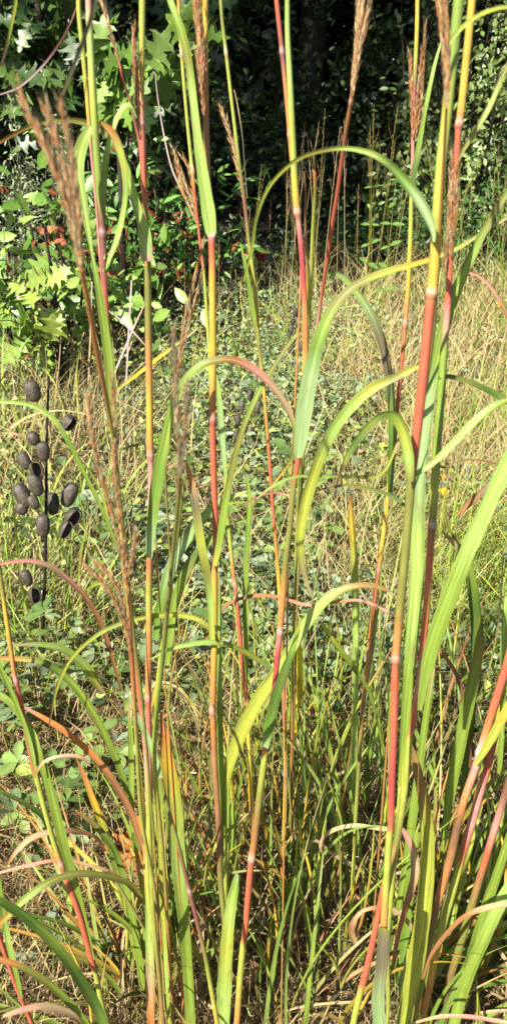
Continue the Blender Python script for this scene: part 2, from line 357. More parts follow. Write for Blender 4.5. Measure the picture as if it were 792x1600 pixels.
# --- fourth: yellow-orange with wide pale blade
stalk('yellow and red stalk with a wide pale green blade rising up its left side', 0.58,
  [(321,-30,10,'YE'),(321,60,10,'YE'),(321,110,10,'OR'),(322,190,11,'BR'),(325,280,10,'BR'),(329,350,9,'RD'),(331,366,13,'PK'),(331,380,12,'RD'),(332,410,12,'OR'),(332,440,12,'YE'),(333,560,12,'YE'),(332,640,12,'OR'),(332,656,12,'RD'),(334,740,11,'RD'),(337,820,11,'RD'),(337,878,11,'RD'),(336,886,11,'OR'),(335,910,11,'YE'),(335,1000,11,'YE'),(333,1080,11,'OR'),(332,1108,11,'OR'),(333,1130,10,'OR'),(336,1200,10,'BR'),(340,1260,10,'BR'),(343,1320,10,'BB'),(345,1380,10,'OL')], (655,1110),
  leaves=[([(331,370,12,'WH'),(330,362,19,'LG'),(326,330,22,'LG'),(318,280,20,'LG'),(309,215,16,'LG'),(302,150,14,'LG'),(295,95,14,'OL'),(283,45,13,'GR'),(268,5,11,'LG'),(258,-30,9,'LG')],0.563,0.572),
          ([(336,884,8,'YG'),(343,850,12,'GR'),(352,790,12,'GR'),(362,735,11,'OL'),(378,675,10,'OL'),(402,617,9,'GR'),(432,567,7,'OL'),(458,530,6,'OL'),(478,505,3,'YG')],0.563,0.572),
          ([(332,1000,10,'YG'),(329,940,13,'LG'),(323,895,15,'OL'),(314,845,15,'YG'),(306,790,14,'GB'),(299,750,10,'TN'),(291,722,5,'BR')],0.558,0.564),
          ([(346,1340,10,'GR'),(346,1240,11,'GR'),(344,1120,10,'GR'),(342,1000,9,'LG'),(343,930,7,'GR'),(340,890,4,'GR')],0.588,0.592),
          ([(344,1008,5,'OL'),(330,985,8,'OL'),(308,967,9,'YG'),(270,960,9,'YG'),(222,965,8,'YG'),(172,980,8,'LG'),(135,1005,7,'YG'),(108,1035,6,'YG'),(88,1080,5,'YG'),(77,1135,2,'OR')],0.563,0.572,dict(twist=0.5))],
  heads=[[([(317,130),(314,90),(309,45),(304,-10)],0.57,0.576),([(318,125),(316,85),(313,45),(311,-10)],0.57,0.57),([(319,180),(316,150),(311,110),(307,78)],0.57,0.573)]], hk=dict(dens=560,spread=0.18,L=0.0075,cols=('BR','OR','TN','PK')))
# --- thin arching left-of-centre stalk with golden spike
stalk('thin green stalk with a golden awned spike beside it before the dark wood', 0.80,
  [(343,-30,5,'YG'),(347,30,6,'OL'),(353,80,6,'YG'),(361,150,6,'YG'),(367,200,6,'YG'),(375,265,6,'OL'),(383,325,6,'PU'),(388,370,6,'OL'),(393,410,7,'YG'),(400,470,7,'YE'),(403,530,7,'OR'),(405,545,6,'OL'),(411,595,6,'YE'),(418,680,6,'OR'),(422,730,6,'RD'),(426,790,6,'RD'),(431,850,6,'OR'),(435,900,7,'YE'),(438,960,7,'YE'),(441,1040,7,'OR'),(444,1120,7,'BR'),(446,1200,7,'YG'),(444,1300,8,'YE'),(441,1380,8,'RD'),(440,1480,8,'OR')], (83,535,1210),
  leaves=[([(404,540,4,'GR'),(396,490,8,'GR'),(388,440,8,'MG'),(381,405,5,'GR'),(376,380,2,'GR')],0.788,0.792)],
  heads=[[([(386,335),(380,300),(372,260),(361,215),(347,172)],0.8,0.818)]], cat='seed stalk', hk=dict(dens=420,spread=0.3,L=0.0095,cols=('TN','ST','OR','TN')))
stalk('slim yellow to red culm low left of centre with a pale upright blade', 0.78,
  [(352,745,6,'YG'),(355,800,7,'GR'),(360,850,7,'YG'),(365,900,7,'OR'),(368,918,7,'OR'),(371,950,7,'RD'),(376,1010,8,'RD'),(382,1070,7,'RD'),(386,1100,7,'OR'),(389,1170,7,'BY'),(392,1240,8,'YE'),(394,1300,8,'OR'),(395,1400,8,'OL')], (915,),
  leaves=[([(353,752,5,'LG'),(349,700,10,'BG'),(345,650,11,'BG'),(341,610,9,'LG'),(338,585,3,'LG')],0.768,0.772),
          ([(384,1090,6,'GR'),(385,1000,9,'GR'),(384,900,10,'GR'),(388,830,10,'MG'),(390,780,7,'GR'),(386,745,3,'GR')],0.788,0.796)])
# --- centre: twin tops joining
stalk('centre stalk, orange and crimson between pale joints, with a broad blue green blade', 0.56,
  [(449,-30,8,'GR'),(449,50,9,'LG'),(453,130,10,'LG'),(456,200,11,'YG'),(459,260,12,'YG'),(462,310,12,'YE'),(464,330,12,'OR'),(466,345,9,'PK'),(470,385,9,'CR'),(474,440,9,'CR'),(476,480,10,'OR'),(477,540,11,'OR'),(475,600,11,'YE'),(471,650,11,'OR'),(466,712,10,'RD'),(463,735,9,'RD'),(459,760,9,'OL'),(453,820,10,'OL'),(446,880,11,'OL'),(442,930,11,'OR'),(438,975,11,'OR'),(437,992,10,'PK'),(434,1020,10,'CR'),(428,1080,9,'CR'),(421,1112,9,'CR'),(415,1165,10,'RD'),(413,1185,11,'YG'),(406,1240,12,'OL'),(399,1300,12,'BR'),(394,1335,12,'OR'),(391,1360,11,'RD'),(386,1420,11,'RD'),(382,1465,10,'RD'),(380,1475,11,'YG'),(375,1530,11,'YG'),(370,1600,11,'OR')], (333,988,1342),
  leaves=[([(466,715,12,'BG'),(469,690,24,'BG'),(475,640,30,'BG'),(484,590,29,'BG'),(494,545,24,'MG'),(508,505,19,'GR'),(530,468,15,'OL'),(560,443,13,'OL'),(605,424,11,'YG'),(660,409,9,'YE'),(710,390,8,'YG'),(755,362,6,'OL'),(800,335,4,'TN')],0.538,0.561,dict(twist=0.15)),
          ([(415,1168,10,'BG'),(419,1145,17,'MG'),(428,1100,19,'DG'),(440,1060,16,'DG'),(452,1030,12,'DG'),(462,1000,8,'GR'),(470,965,3,'GR')],0.543,0.546)])
stalk('slender red top leaning onto the centre stalk from its left', 0.57,
  [(429,-30,8,'RD'),(435,30,8,'RD'),(441,85,8,'PU'),(446,135,8,'OR'),(451,190,8,'OR'),(455,240,8,'OR'),(461,310,5,'OR'),(470,420,4,'OR')], (82,212))
stalk('bare broken culm, yellow green with an orange tip, right of the centre stalk', 0.66,
  [(488,265,3,'OR'),(491,270,6,'OR'),(492,300,6,'OL'),(489,350,6,'YG'),(487,400,7,'YG'),(484,460,7,'YG'),(480,530,6,'YG'),(474,620,5,'YG')], (), foot=0.88)
stalk('short brown broken culm between the centre stalk and the orange tipped culm', 0.68,
  [(475,268,3,'BR'),(477,300,4,'BB'),(477,350,4,'BR'),(479,400,5,'BR'),(480,450,5,'YE'),(478,540,5,'YE'),(474,620,4,'YG')], (), foot=0.9)
stalk('leaning red stalk right of centre topped by a thick brown seed head', 0.55,
  [(551,140,7,'OR'),(548,160,7,'OR'),(541,200,7,'BR'),(534,250,7,'RD'),(527,300,7,'RD'),(519,350,7,'RD'),(512,400,7,'RD'),(504,450,6,'RD'),(497,500,6,'PK'),(490,550,5,'OR'),(480,640,5,'OL'),(471,760,5,'OL')], (160,),
  heads=[[([(550,150),(553,110),(559,60),(566,10),(572,-40)],0.55,0.562),([(550,148),(556,105),(565,60),(576,10),(586,-40)],0.55,0.562),([(551,150),(554,100),(558,50),(560,0),(562,-40)],0.55,0.562),([(551,140),(560,90),(570,40),(580,-30)],0.55,0.568)]],
  cat='seed stalk', hk=dict(dens=800,spread=0.12,L=0.008,cols=('BR','OR','TN','GB','TN')), foot=0.86)
# --- right group
stalk('slim yellow over red stalk right of centre with brown spikes clasping its upper joint', 0.72,
  [(652,-30,7,'YE'),(651,40,7,'YE'),(649,90,7,'YG'),(647,140,6,'PU'),(645,200,6,'PK'),(644,260,6,'PK'),(644,282,6,'RD'),(642,310,7,'YG'),(641,360,8,'YG'),(638,430,8,'YE'),(634,490,8,'OR'),(632,512,7,'OR'),(628,560,7,'RD'),(620,640,7,'RD'),(615,700,7,'RD'),(612,720,7,'RD'),(609,735,7,'YG'),(603,800,8,'YE'),(595,860,8,'YE'),(591,888,8,'OR'),(587,920,7,'RD'),(580,980,8,'OR'),(573,1050,8,'OR'),(567,1100,7,'BR'),(560,1200,7,'OL'),(552,1350,7,'YG'),(545,1500,7,'YG')], (507,892),
  leaves=[([(644,290,6,'DG'),(648,262,10,'DG'),(654,230,9,'GR'),(662,180,8,'GR'),(672,130,7,'LG'),(681,92,5,'LG'),(692,55,2,'LG')],0.703,0.707),
          ([(609,770,8,'DG'),(611,720,12,'DG'),(612,650,13,'MG'),(606,580,14,'GB'),(594,525,15,'GB'),(575,482,13,'BG'),(550,448,12,'LG'),(528,428,9,'BG'),(510,432,4,'LG')],0.708,0.713),
          ([(566,1120,6,'BG'),(574,1060,9,'BG'),(582,1000,9,'BG'),(588,960,6,'GR'),(600,920,3,'GR')],0.718,0.722)],
  heads=[[([(645,215),(643,175),(642,135),(640,85)],0.715,0.724),([(648,215),(655,170),(660,110),(663,38)],0.715,0.73),([(646,210),(651,160),(655,115),(658,80)],0.715,0.724)]], hk=dict(dens=480,spread=0.16,L=0.0075,cols=('BR','TN','OR','BB')))
stalk('thickest stalk, bright green above and coral red in the middle, right of centre', 0.45,
  [(719,-30,18,'GR'),(714,20,18,'GR'),(707,90,18,'GR'),(697,180,18,'YG'),(688,260,18,'YG'),(682,340,18,'YG'),(679,400,18,'YE'),(675,448,18,'YE'),(673,462,18,'OR'),(671,480,17,'RD'),(665,540,17,'RD'),(658,610,17,'RD'),(650,680,16,'RD'),(644,734,14,'RD'),(642,748,15,'OL'),(638,800,15,'OL'),(632,870,15,'OL'),(625,940,15,'OL'),(620,1000,14,'OR'),(618,1025,14,'OR'),(617,1045,13,'RD'),(615,1130,13,'RD'),(612,1220,12,'CR'),(610,1290,11,'RD'),(608,1303,12,'YG'),(603,1380,12,'YG'),(599,1450,13,'OR'),(594,1540,12,'YG'),(590,1610,12,'YG')], (458,1030),
  leaves=[([(677,378,5,'GR'),(676,360,10,'BG'),(668,338,15,'BG'),(654,312,18,'BG'),(634,285,18,'MG'),(608,257,14,'DG'),(580,240,10,'LG'),(545,232,8,'LG'),(510,234,7,'OL'),(472,245,7,'OL'),(440,268,6,'YG'),(415,300,6,'YG'),(399,345,6,'GR'),(393,390,5,'YG'),(380,440,3,'YG')],0.428,0.456,dict(twist=0.2)),
          ([(655,572,6,'YG'),(640,578,11,'YG'),(615,590,13,'OL'),(580,607,17,'YG'),(545,638,20,'LG'),(515,680,21,'LG'),(492,735,21,'YG'),(474,800,18,'YG'),(468,850,13,'YG'),(475,895,9,'GR'),(487,935,2,'LG')],0.46,0.46),
          ([(640,752,12,'OL'),(639,720,18,'LG'),(632,680,20,'YG'),(618,652,19,'GR'),(600,648,13,'DG'),(580,662,12,'GR'),(555,692,11,'DG'),(537,725,8,'GR'),(526,755,3,'OL')],0.438,0.439,dict(twist=0.3)),
          ([(645,745,5,'GR'),(660,735,8,'LG'),(685,715,11,'LG'),(715,685,13,'LG'),(745,655,14,'LG'),(775,632,11,'GR'),(800,622,5,'GR')],0.448,0.456),
          ([(636,650,3,'TN'),(600,735,6,'YG'),(560,745,6,'OL'),(510,743,6,'LG'),(460,745,5,'LG'),(425,760,5,'LG'),(400,780,2,'TN')],0.458,0.464,dict(twist=0.5))])
stalk('stalk carrying a wide light green blade that stands behind the thick coral stalk', 0.50,
  [(627,1190,9,'YG'),(624,1250,9,'YG'),(619,1310,9,'OL'),(612,1380,9,'YG'),(604,1480,9,'YG')], (),
  leaves=[([(626,1230,8,'YG'),(631,1150,14,'GR'),(638,1060,20,'GR'),(645,980,24,'LG'),(651,900,26,'LG'),(653,830,26,'LG'),(654,760,24,'BG'),(661,690,22,'BG'),(670,620,21,'BG'),(682,560,21,'GR'),(697,500,20,'GR'),(716,445,18,'GR'),(742,388,16,'GR'),(770,335,13,'OL'),(800,288,10,'GR')],0.488,0.498,dict(twist=0.1)),
          ([(612,1290,5,'GR'),(610,1200,8,'LG'),(610,1130,7,'GR'),(609,1080,3,'GR')],0.508,0.51)], cat='grass stalk')
stalk('yellow stalk with a red joint and a fuzzy brown spike below it, at the right', 0.49,
  [(739,-30,13,'YE'),(734,30,13,'YE'),(727,100,13,'YE'),(721,160,13,'YE'),(717,192,13,'OR'),(715,210,11,'RD'),(712,270,9,'RD'),(708,340,9,'RD'),(703,400,10,'RD'),(700,460,11,'RD'),(697,500,12,'PK'),(693,545,13,'GR'),(688,620,15,'GR'),(682,700,15,'GR'),(678,770,14,'YG'),(675,812,14,'OL'),(674,828,13,'BR'),(671,870,12,'RD'),(667,930,12,'OR'),(661,1000,12,'RD'),(655,1060,11,'PK'),(645,1120,11,'RD'),(641,1142,11,'RD'),(639,1155,12,'YG'),(632,1230,12,'YG'),(620,1310,11,'OL'),(605,1360,10,'OR'),(594,1410,10,'RD'),(580,1480,11,'RD'),(567,1535,11,'RD'),(563,1548,11,'YG'),(550,1610,11,'YG')], (194,822),
  leaves=[([(655,1110,8,'GR'),(663,1060,18,'GR'),(676,1010,25,'GR'),(694,955,28,'GR'),(713,905,29,'GR'),(735,850,29,'LG'),(757,800,28,'LG'),(780,748,26,'LG'),(803,700,22,'LG')],0.468,0.475,dict(twist=0.15)),
          ([(684,590,5,'DG'),(700,588,8,'DG'),(730,596,9,'OL'),(765,612,11,'DG'),(800,632,10,'GR')],0.488,0.493,dict(twist=0.4))],
  heads=[[([(709,370),(711,320),(713,270),(716,220)],0.485,0.491),([(705,400),(704,350),(704,300),(706,240)],0.485,0.491),([(694,420),(698,370),(702,330),(706,290)],0.485,0.491)]], hk=dict(dens=900,spread=0.2,L=0.006,cols=('BR','TN','GB','TN','OR')))
stalk('brown closed seed spike blurred at the top, left of the thick green and yellow stems', 0.40,
  [(697,165,5,'OR'),(694,220,5,'OR'),(690,300,5,'OR'),(684,400,6,'YE'),(680,470,6,'OL'),(672,560,5,'OL')], (), cat='seed stalk',
  heads=[[([(697,170),(695,120),(691,60),(685,0),(681,-40)],0.4,0.406),([(698,165),(699,110),(697,50),(694,-40)],0.4,0.406)]], hk=dict(dens=900,spread=0.1,L=0.006,cols=('TN','BR','OR','BB')), foot=0.7)
stalk('leafy stalk out at the right edge with a slender olive blade pointing up right', 0.62,
  [(692,520,5,'GR'),(690,560,6,'GR'),(686,640,6,'GR'),(680,740,6,'GR')], (),
  leaves=[([(690,540,5,'GR'),(708,480,9,'GR'),(722,430,11,'GR')],0.6,0.6),
          ([(716,250,4,'OL'),(726,230,7,'OL'),(745,200,9,'OL'),(765,165,9,'LG'),(785,120,9,'OL'),(802,80,6,'OL')],0.45,0.45),
          ([(690,95,3,'GR'),(700,70,7,'GR'),(722,42,8,'YG'),(752,22,7,'YG'),(785,12,6,'YG'),(810,14,5,'YG')],0.438,0.448)])
# --- low left culms
stalk('reddish culm leaning in from the left edge, yellow green at its joints', 0.56,
  [(-6,850,7,'GR'),(2,905,7,'OL'),(12,975,8,'YE'),(22,1045,8,'OR'),(27,1070,8,'RD'),(35,1110,9,'RD'),(45,1160,9,'BR'),(54,1205,9,'RD'),(58,1215,9,'YG'),(72,1270,9,'YG'),(86,1320,9,'YG'),(96,1350,10,'OR'),(106,1378,10,'RD'),(125,1430,11,'RD'),(146,1508,11,'RD'),(149,1518,9,'YG'),(160,1570,9,'YG'),(170,1610,9,'YG')], (1064,1352),
  leaves=[([(146,1500,6,'GR'),(132,1440,12,'GR'),(116,1380,15,'GR'),(100,1320,17,'GR'),(84,1255,17,'GR'),(66,1190,16,'GR'),(45,1135,14,'LG'),(20,1100,12,'GR'),(-10,1078,9,'LG')],0.558,0.566),
          ([(57,1215,5,'YG'),(50,1170,7,'LG'),(38,1130,8,'GR'),(20,1085,8,'GR'),(0,1040,7,'GR'),(-12,1010,3,'GR')],0.553,0.555),
          ([(56,1210,4,'BR'),(70,1190,5,'TN'),(100,1181,6,'PK'),(125,1183,7,'TN'),(140,1192,4,'BR')],0.548,0.556)])
stalk('short coral red culm crossing the lower left corner', 0.55,
  [(-8,1440,7,'OR'),(0,1465,8,'RD'),(12,1500,8,'RD'),(24,1535,8,'RD'),(38,1570,8,'RD'),(52,1605,8,'RD')], (),
  leaves=[([(34,1560,5,'GR'),(26,1520,8,'GR'),(14,1470,10,'LG'),(5,1420,11,'GR'),(-3,1370,8,'GR')],0.538,0.542)])
stalk('dark slanting culm with a blue green sheath, dusky purple lower down, left of centre', 0.50,
  [(251,1213,6,'OL'),(258,1245,7,'OL'),(266,1275,7,'OL'),(276,1310,7,'OL'),(286,1350,7,'BB'),(297,1395,7,'PU'),(308,1440,7,'PU'),(320,1490,7,'OL'),(330,1545,8,'YG'),(340,1605,8,'YE')], (1395,),
  leaves=[([(251,1216,8,'BG'),(245,1190,12,'BG'),(234,1160,11,'BG'),(220,1130,8,'BG'),(206,1098,5,'BG'),(196,1068,2,'BG')],0.483,0.486)])
stalk('slim pink culm with a pale joint standing behind the big spotted blade', 0.60,
  [(280,1310,5,'YG'),(281,1345,6,'RD'),(283,1380,6,'RD'),(284,1400,5,'YG'),(284,1462,5,'OR'),(284,1475,6,'PK'),(285,1530,6,'RD'),(286,1580,6,'OR')], (1470,),
  leaves=[([(300,1640,18,'GR'),(295,1540,19,'GR'),(287,1440,21,'GR'),(278,1340,26,'LG'),(269,1250,30,'YG'),(262,1190,25,'YE'),(257,1150,14,'OR'),(252,1112,4,'BR')],0.568,0.572,dict(twist=0.1)),
          ([(268,1640,12,'GR'),(262,1500,14,'GR'),(258,1400,15,'YG'),(252,1300,13,'YG'),(250,1230,9,'GR'),(254,1170,4,'YG')],0.62,0.62)])
stalk('slim culm, orange above and yellow green below, near the upright dead oak leaf', 0.62,
  [(196,905,5,'YE'),(200,960,6,'OR'),(205,1030,6,'RD'),(210,1100,6,'OR'),(214,1155,6,'PK'),(217,1180,6,'YG'),(222,1240,7,'YE'),(226,1310,8,'OR'),(232,1420,9,'YG'),(240,1560,9,'YG')], (1155,),
  leaves=[([(207,1300,8,'GR'),(206,1230,10,'GR'),(205,1170,10,'GR'),(203,1120,6,'GR'),(202,1085,2,'GR')],0.62,0.62)])
stalk('olive green stalk rising behind the brown ragged heads, left of the yellow and red stalk', 0.60,
  [(290,745,5,'OL'),(283,790,6,'OL'),(276,850,7,'OL'),(268,910,7,'GR'),(260,970,8,'GR'),(250,1040,8,'YG'),(243,1110,8,'YE'),(240,1160,8,'YG')], (),
  leaves=[([(243,1000,9,'MG'),(252,940,17,'MG'),(266,890,20,'BG'),(286,850,20,'BG'),(312,815,18,'MG'),(345,785,12,'LG'),(385,768,4,'LG')],0.588,0.6),
          ([(262,1040,8,'GR'),(270,960,15,'GR'),(288,900,18,'GR'),(308,868,17,'DG'),(335,838,12,'GR'),(362,820,4,'GR')],0.588,0.6)], foot=0.7)
# --- low centre and right
stalk('broad yellow green blades at the foot of the stand below centre, one folded over', 0.60,
  [(352,1260,6,'YG'),(352,1350,8,'YG'),(351,1480,10,'YG'),(350,1600,11,'YG')], (),
  leaves=[([(348,1640,20,'LG'),(350,1560,24,'LG'),(354,1480,24,'YG'),(361,1420,19,'LG'),(368,1385,15,'GR'),(373,1366,9,'BG')],0.568,0.569),
          ([(352,1620,14,'BG'),(353,1500,14,'LG'),(352,1400,14,'GR'),(354,1300,13,'GR'),(356,1230,10,'GR'),(362,1180,4,'GR')],0.608,0.61),
          ([(350,1290,7,'GR'),(354,1215,14,'YG'),(372,1155,22,'YG'),(400,1098,24,'YG'),(432,1050,22,'YG'),(462,1002,20,'LG'),(492,956,18,'LG'),(525,926,14,'LG'),(560,915,11,'LG'),(590,917,9,'LG'),(612,925,3,'LG')],0.588,0.602,dict(twist=0.1)),
          ([(318,1385,3,'YG'),(326,1345,5,'YG'),(345,1310,6,'YG'),(372,1285,5,'OL'),(400,1262,4,'TN'),(432,1225,2,'TN')],0.588,0.608)])
stalk('stout rusty culm fanning up at the lower right with a pink sheath joint', 0.55,
  [(800,1000,12,'OR'),(790,1040,13,'RD'),(775,1090,14,'RD'),(758,1145,13,'OR'),(749,1175,13,'WH'),(742,1200,13,'PK'),(726,1245,13,'OR'),(714,1290,13,'BB'),(703,1340,14,'BR'),(690,1385,14,'OR'),(680,1425,12,'BB'),(665,1500,12,'OL')], (1176,),
  leaves=[([(742,1196,6,'YG'),(755,1175,13,'YG'),(772,1145,15,'YG'),(792,1108,15,'YE'),(810,1075,12,'YE')],0.538,0.544)])
stalk('stout yellow green culm at the lower right ending in a pink sheath', 0.58,
  [(772,1150,12,'PU'),(762,1195,13,'RD'),(750,1235,13,'PK'),(735,1290,14,'PK'),(724,1325,14,'RD'),(719,1343,13,'OR'),(716,1356,13,'YG'),(704,1400,13,'YG'),(690,1450,13,'YG'),(678,1500,12,'YE'),(670,1545,11,'OR')], ())
stalk('dusky red culm nearest the lower right edge behind the bright blades', 0.60,
  [(803,1190,12,'BB'),(790,1235,12,'BB'),(775,1285,12,'PK'),(760,1335,12,'RD'),(748,1375,12,'BR'),(733,1425,13,'OL'),(717,1480,13,'OL'),(700,1540,12,'BB')], ())
stalk('wide yellow green blade stalk standing in front of the lower right fan', 0.54,
  [(640,1480,9,'YG'),(630,1560,10,'YG'),(622,1620,10,'YG')], (),
  leaves=[([(622,1640,22,'GR'),(640,1550,28,'YG'),(656,1460,27,'YG'),(667,1370,25,'YG'),(668,1300,24,'YG'),(660,1240,20,'YG'),(648,1190,14,'YG'),(640,1160,5,'GR')],0.528,0.53,dict(twist=0.1)),
          ([(700,1640,16,'GR'),(722,1550,20,'GR'),(750,1480,22,'GR'),(780,1415,20,'LG'),(808,1360,14,'LG')],0.538,0.544),
          ([(600,1640,20,'BG'),(590,1570,22,'BG'),(596,1510,22,'GB'),(600,1465,21,'GB'),(600,1450,19,'OL')],0.438,0.444,dict(twist=0.15))])
# ================================================================ TUSSOCKS: blades and thin shoots from one crown
def tussock(label, u, v, Y, traced, nrand, spread, lean, cols, name='grass_tussock', hmax=0.55, az=None, wmm=(4, 8), nshoot=0, ncurl=0, bend=(.3, 1.5), group='grass tussocks at the foot of the stand'):
    o = P(u, v, Y); o = Vector((o.x, Y, 0))
    root = thing(name, o, label, 'grass tussock', group)
    for t in traced:
        kw = dict(t[3]) if len(t) > 3 else {}
        blade_mesh(t[0], t[1], t[2], root, o, **kw)
    for i in range(nrand):
        a = random.uniform(0, 2*PI) if az is None else random.gauss(*az)
        L = hmax*random.uniform(.45, 1.0); el = math.radians(random.gauss(*lean)); k = random.uniform(*bend)
        n = 18; s = np.linspace(0, 1, n)
        e = el-k*s**1.8
        dz = np.sin(e); dh = np.cos(e); ds = L/(n-1)
        base = np.array((o.x+random.gauss(0, spread), o.y+random.gauss(0, spread), -0.004))
        tw = a+s*random.uniform(-.5, .5)
        pts = base+np.stack([np.cumsum(dh*np.cos(tw)), np.cumsum(dh*np.sin(tw)), np.cumsum(dz)], 1)*ds
        pts[:, 2] = np.maximum(pts[:, 2], 0.004)
        w = random.uniform(*wmm)/1000*0.5
        hw = w*np.clip(np.minimum(0.55+s*2.5, 1.0)*(1-s**2.6), 0.06, 1)
        ca, cb = PAL[random.choice(cols)], PAL[random.choice(cols)]
        c = ca[None]*(1-s[:, None])+cb[None]*s[:, None]
        if random.random() < .35: c = c*(1-s[:, None]**4)+PAL['TN'][None]*s[:, None]**4
        blade_arrays(pts, hw, c*random.uniform(.75, 1.15), root, o, random.uniform(-.6, .6), M_LEAF, 'leaf', random.uniform(-.8, .8), .22, face=None)
    for i in range(ncurl):                              # dead curled blades
        n = 20; s = np.linspace(0, 1, n); a = random.uniform(0, 6.28); L = hmax*random.uniform(.3, .8)
        e = math.radians(random.uniform(35, 85))-random.uniform(1.6, 3.6)*s**1.4; tw = a+s*random.uniform(-1.5, 1.5)
        pts = np.array((o.x+random.gauss(0, spread*1.6), o.y+random.gauss(0, spread*1.6), random.uniform(-.004, .08)))+np.stack([np.cumsum(np.cos(e)*np.cos(tw)), np.cumsum(np.cos(e)*np.sin(tw)), np.cumsum(np.sin(e))], 1)*L/(n-1)
        pts[:, 2] = np.maximum(pts[:, 2], 0.01); ca = PAL[random.choice(('TN', 'ST', 'BR', 'TN', 'GB'))]
        blade_arrays(pts, random.uniform(.0012, .0028)*np.clip(np.minimum(.5+s*3, 1)*(1-s**3), .08, 1), np.tile(ca, (n, 1)), root, o, random.uniform(-.8, .8), M_DRY, 'leaf', random.uniform(-2, 2), .4)
    for i in range(nshoot):
        b = Bag()
        x = np.array((o.x+random.gauss(0, spread*1.3), o.y+random.gauss(0, spread*1.3), -0.004))
        L = random.uniform(.35, .85)*hmax*1.35; a = random.uniform(0, 2*PI); t = random.uniform(0, .34); bow = random.uniform(-.12, .12)*L
        s = np.linspace(0, 1, 16)
        pts = x+np.stack([s*L*t*np.cos(a)+bow*np.sin(s*PI), s*L*t*np.sin(a), s*L*(1-.1*s)], 1)
        seq = [PAL[random.choice(('YG','GR','OL','BR','GR','OL','YE','TN','YG','OR'))] for _ in range(5)]
        c = np.stack([np.interp(s, np.linspace(0, 1, 5), [q[j] for q in seq]) for j in range(3)], 1)
        b.add(*tube_arrays(pts, np.append(np.linspace(.003, .0016, 13), (.0012, .0008, .0003))*random.uniform(.55, 1.15), c, 7))
        b.make('shoot', M_STEM, root, o)
    return root
GREENS = ('GR','GR','YG','LG','MG','OL','DG')
MIX = ('GR','YG','MG','OL','BR','TN','GR','YE','DG','MG','LG')
tussock('dense leafy tussock at the lower left with arching green and brown blades', 215, 1600, 0.66, [
  ([(232,1430,4,'OL'),(212,1388,8,'OL'),(175,1371,11,'OL'),(125,1365,12,'OL'),(82,1376,12,'OL'),(45,1400,12,'LG'),(18,1425,11,'YG'),(-10,1452,8,'YG')],0.60,0.5,dict(twist=0.3)),
  ([(170,1620,10,'GR'),(150,1570,18,'DG'),(120,1522,19,'DG'),(88,1478,17,'GR'),(50,1440,16,'DG'),(10,1412,14,'DG'),(-15,1400,10,'GR')],0.52,0.46),
  ([(145,1610,6,'GR'),(110,1568,12,'GR'),(70,1532,12,'OL'),(30,1508,10,'OL'),(-10,1495,8,'OL')],0.52,0.5),
  ([(132,1605,6,'BR'),(110,1583,10,'TN'),(70,1572,12,'TN'),(35,1578,10,'PK'),(5,1588,5,'TN')],0.52,0.48,dict(mat=M_DRY)),
  ([(225,1330,7,'BR'),(205,1270,12,'BR'),(180,1225,12,'BR'),(150,1185,11,'OR'),(110,1148,10,'OR'),(70,1122,9,'OR'),(38,1105,4,'PK')],0.62,0.6,dict(mat=M_DRY)),
  ([(215,1330,8,'GR'),(200,1240,11,'GR'),(175,1170,12,'GR'),(145,1112,13,'GR'),(112,1066,13,'GR'),(75,1038,12,'DG'),(40,1030,10,'LG'),(-10,1028,7,'LG')],0.64,0.58),
  ([(160,1085,5,'TN'),(148,1060,16,'YG'),(128,1035,18,'LG'),(100,1014,13,'LG'),(65,1007,8,'LG'),(20,1008,5,'LG')],0.66,0.6),
  ([(190,1080,4,'BR'),(165,990,8,'BR'),(140,940,9,'BR'),(110,908,9,'PK'),(78,884,9,'TN'),(40,876,7,'PK'),(0,881,5,'PK')],0.62,0.52,dict(mat=M_DRY)),
  ([(165,1330,5,'BB'),(150,1308,6,'BR'),(118,1298,9,'BB'),(85,1299,9,'TN'),(52,1308,10,'TN'),(28,1328,9,'TN'),(12,1352,4,'BR')],0.62,0.56,dict(mat=M_DRY)),
  ([(235,1430,4,'BR'),(215,1398,6,'BR'),(180,1366,6,'BB'),(140,1352,6,'TN'),(95,1344,6,'BR'),(45,1352,6,'PK'),(-10,1366,4,'TN')],0.64,0.6,dict(mat=M_DRY)),
  ([(215,1500,10,'YG'),(200,1420,15,'GR'),(182,1350,14,'GR'),(165,1300,12,'YG'),(148,1255,11,'YE'),(133,1215,9,'OR'),(120,1185,3,'BR')],0.66,0.66),
  ([(225,1560,10,'GR'),(214,1470,13,'GR'),(198,1390,12,'GR'),(180,1330,10,'DG'),(150,1290,10,'OL'),(120,1268,4,'BR')],0.66,0.64),
  ([(80,1320,6,'DG'),(70,1280,8,'DG'),(45,1258,8,'DG'),(10,1240,7,'DG'),(-15,1232,5,'GR')],0.66,0.62),
  ([(250,1600,9,'GR'),(238,1500,11,'YG'),(226,1400,11,'YG'),(214,1320,10,'OR'),(203,1250,8,'BR'),(190,1195,4,'BR')],0.67,0.67),
  ([(262,1600,12,'YG'),(258,1520,15,'LG'),(255,1440,13,'YG'),(240,1385,10,'YG'),(215,1350,6,'GR')],0.6,0.62)],
  34, 0.035, (66, 12), GREENS+('BR','OR'), az=(PI*0.75, 0.8), nshoot=8, ncurl=16, hmax=0.42)
tussock('bright tussock of straight green blades just left of centre at the bottom', 275, 1560, 0.72, [], 26, 0.03, (80, 7), GREENS+('YE',), nshoot=9, ncurl=8, hmax=0.38)
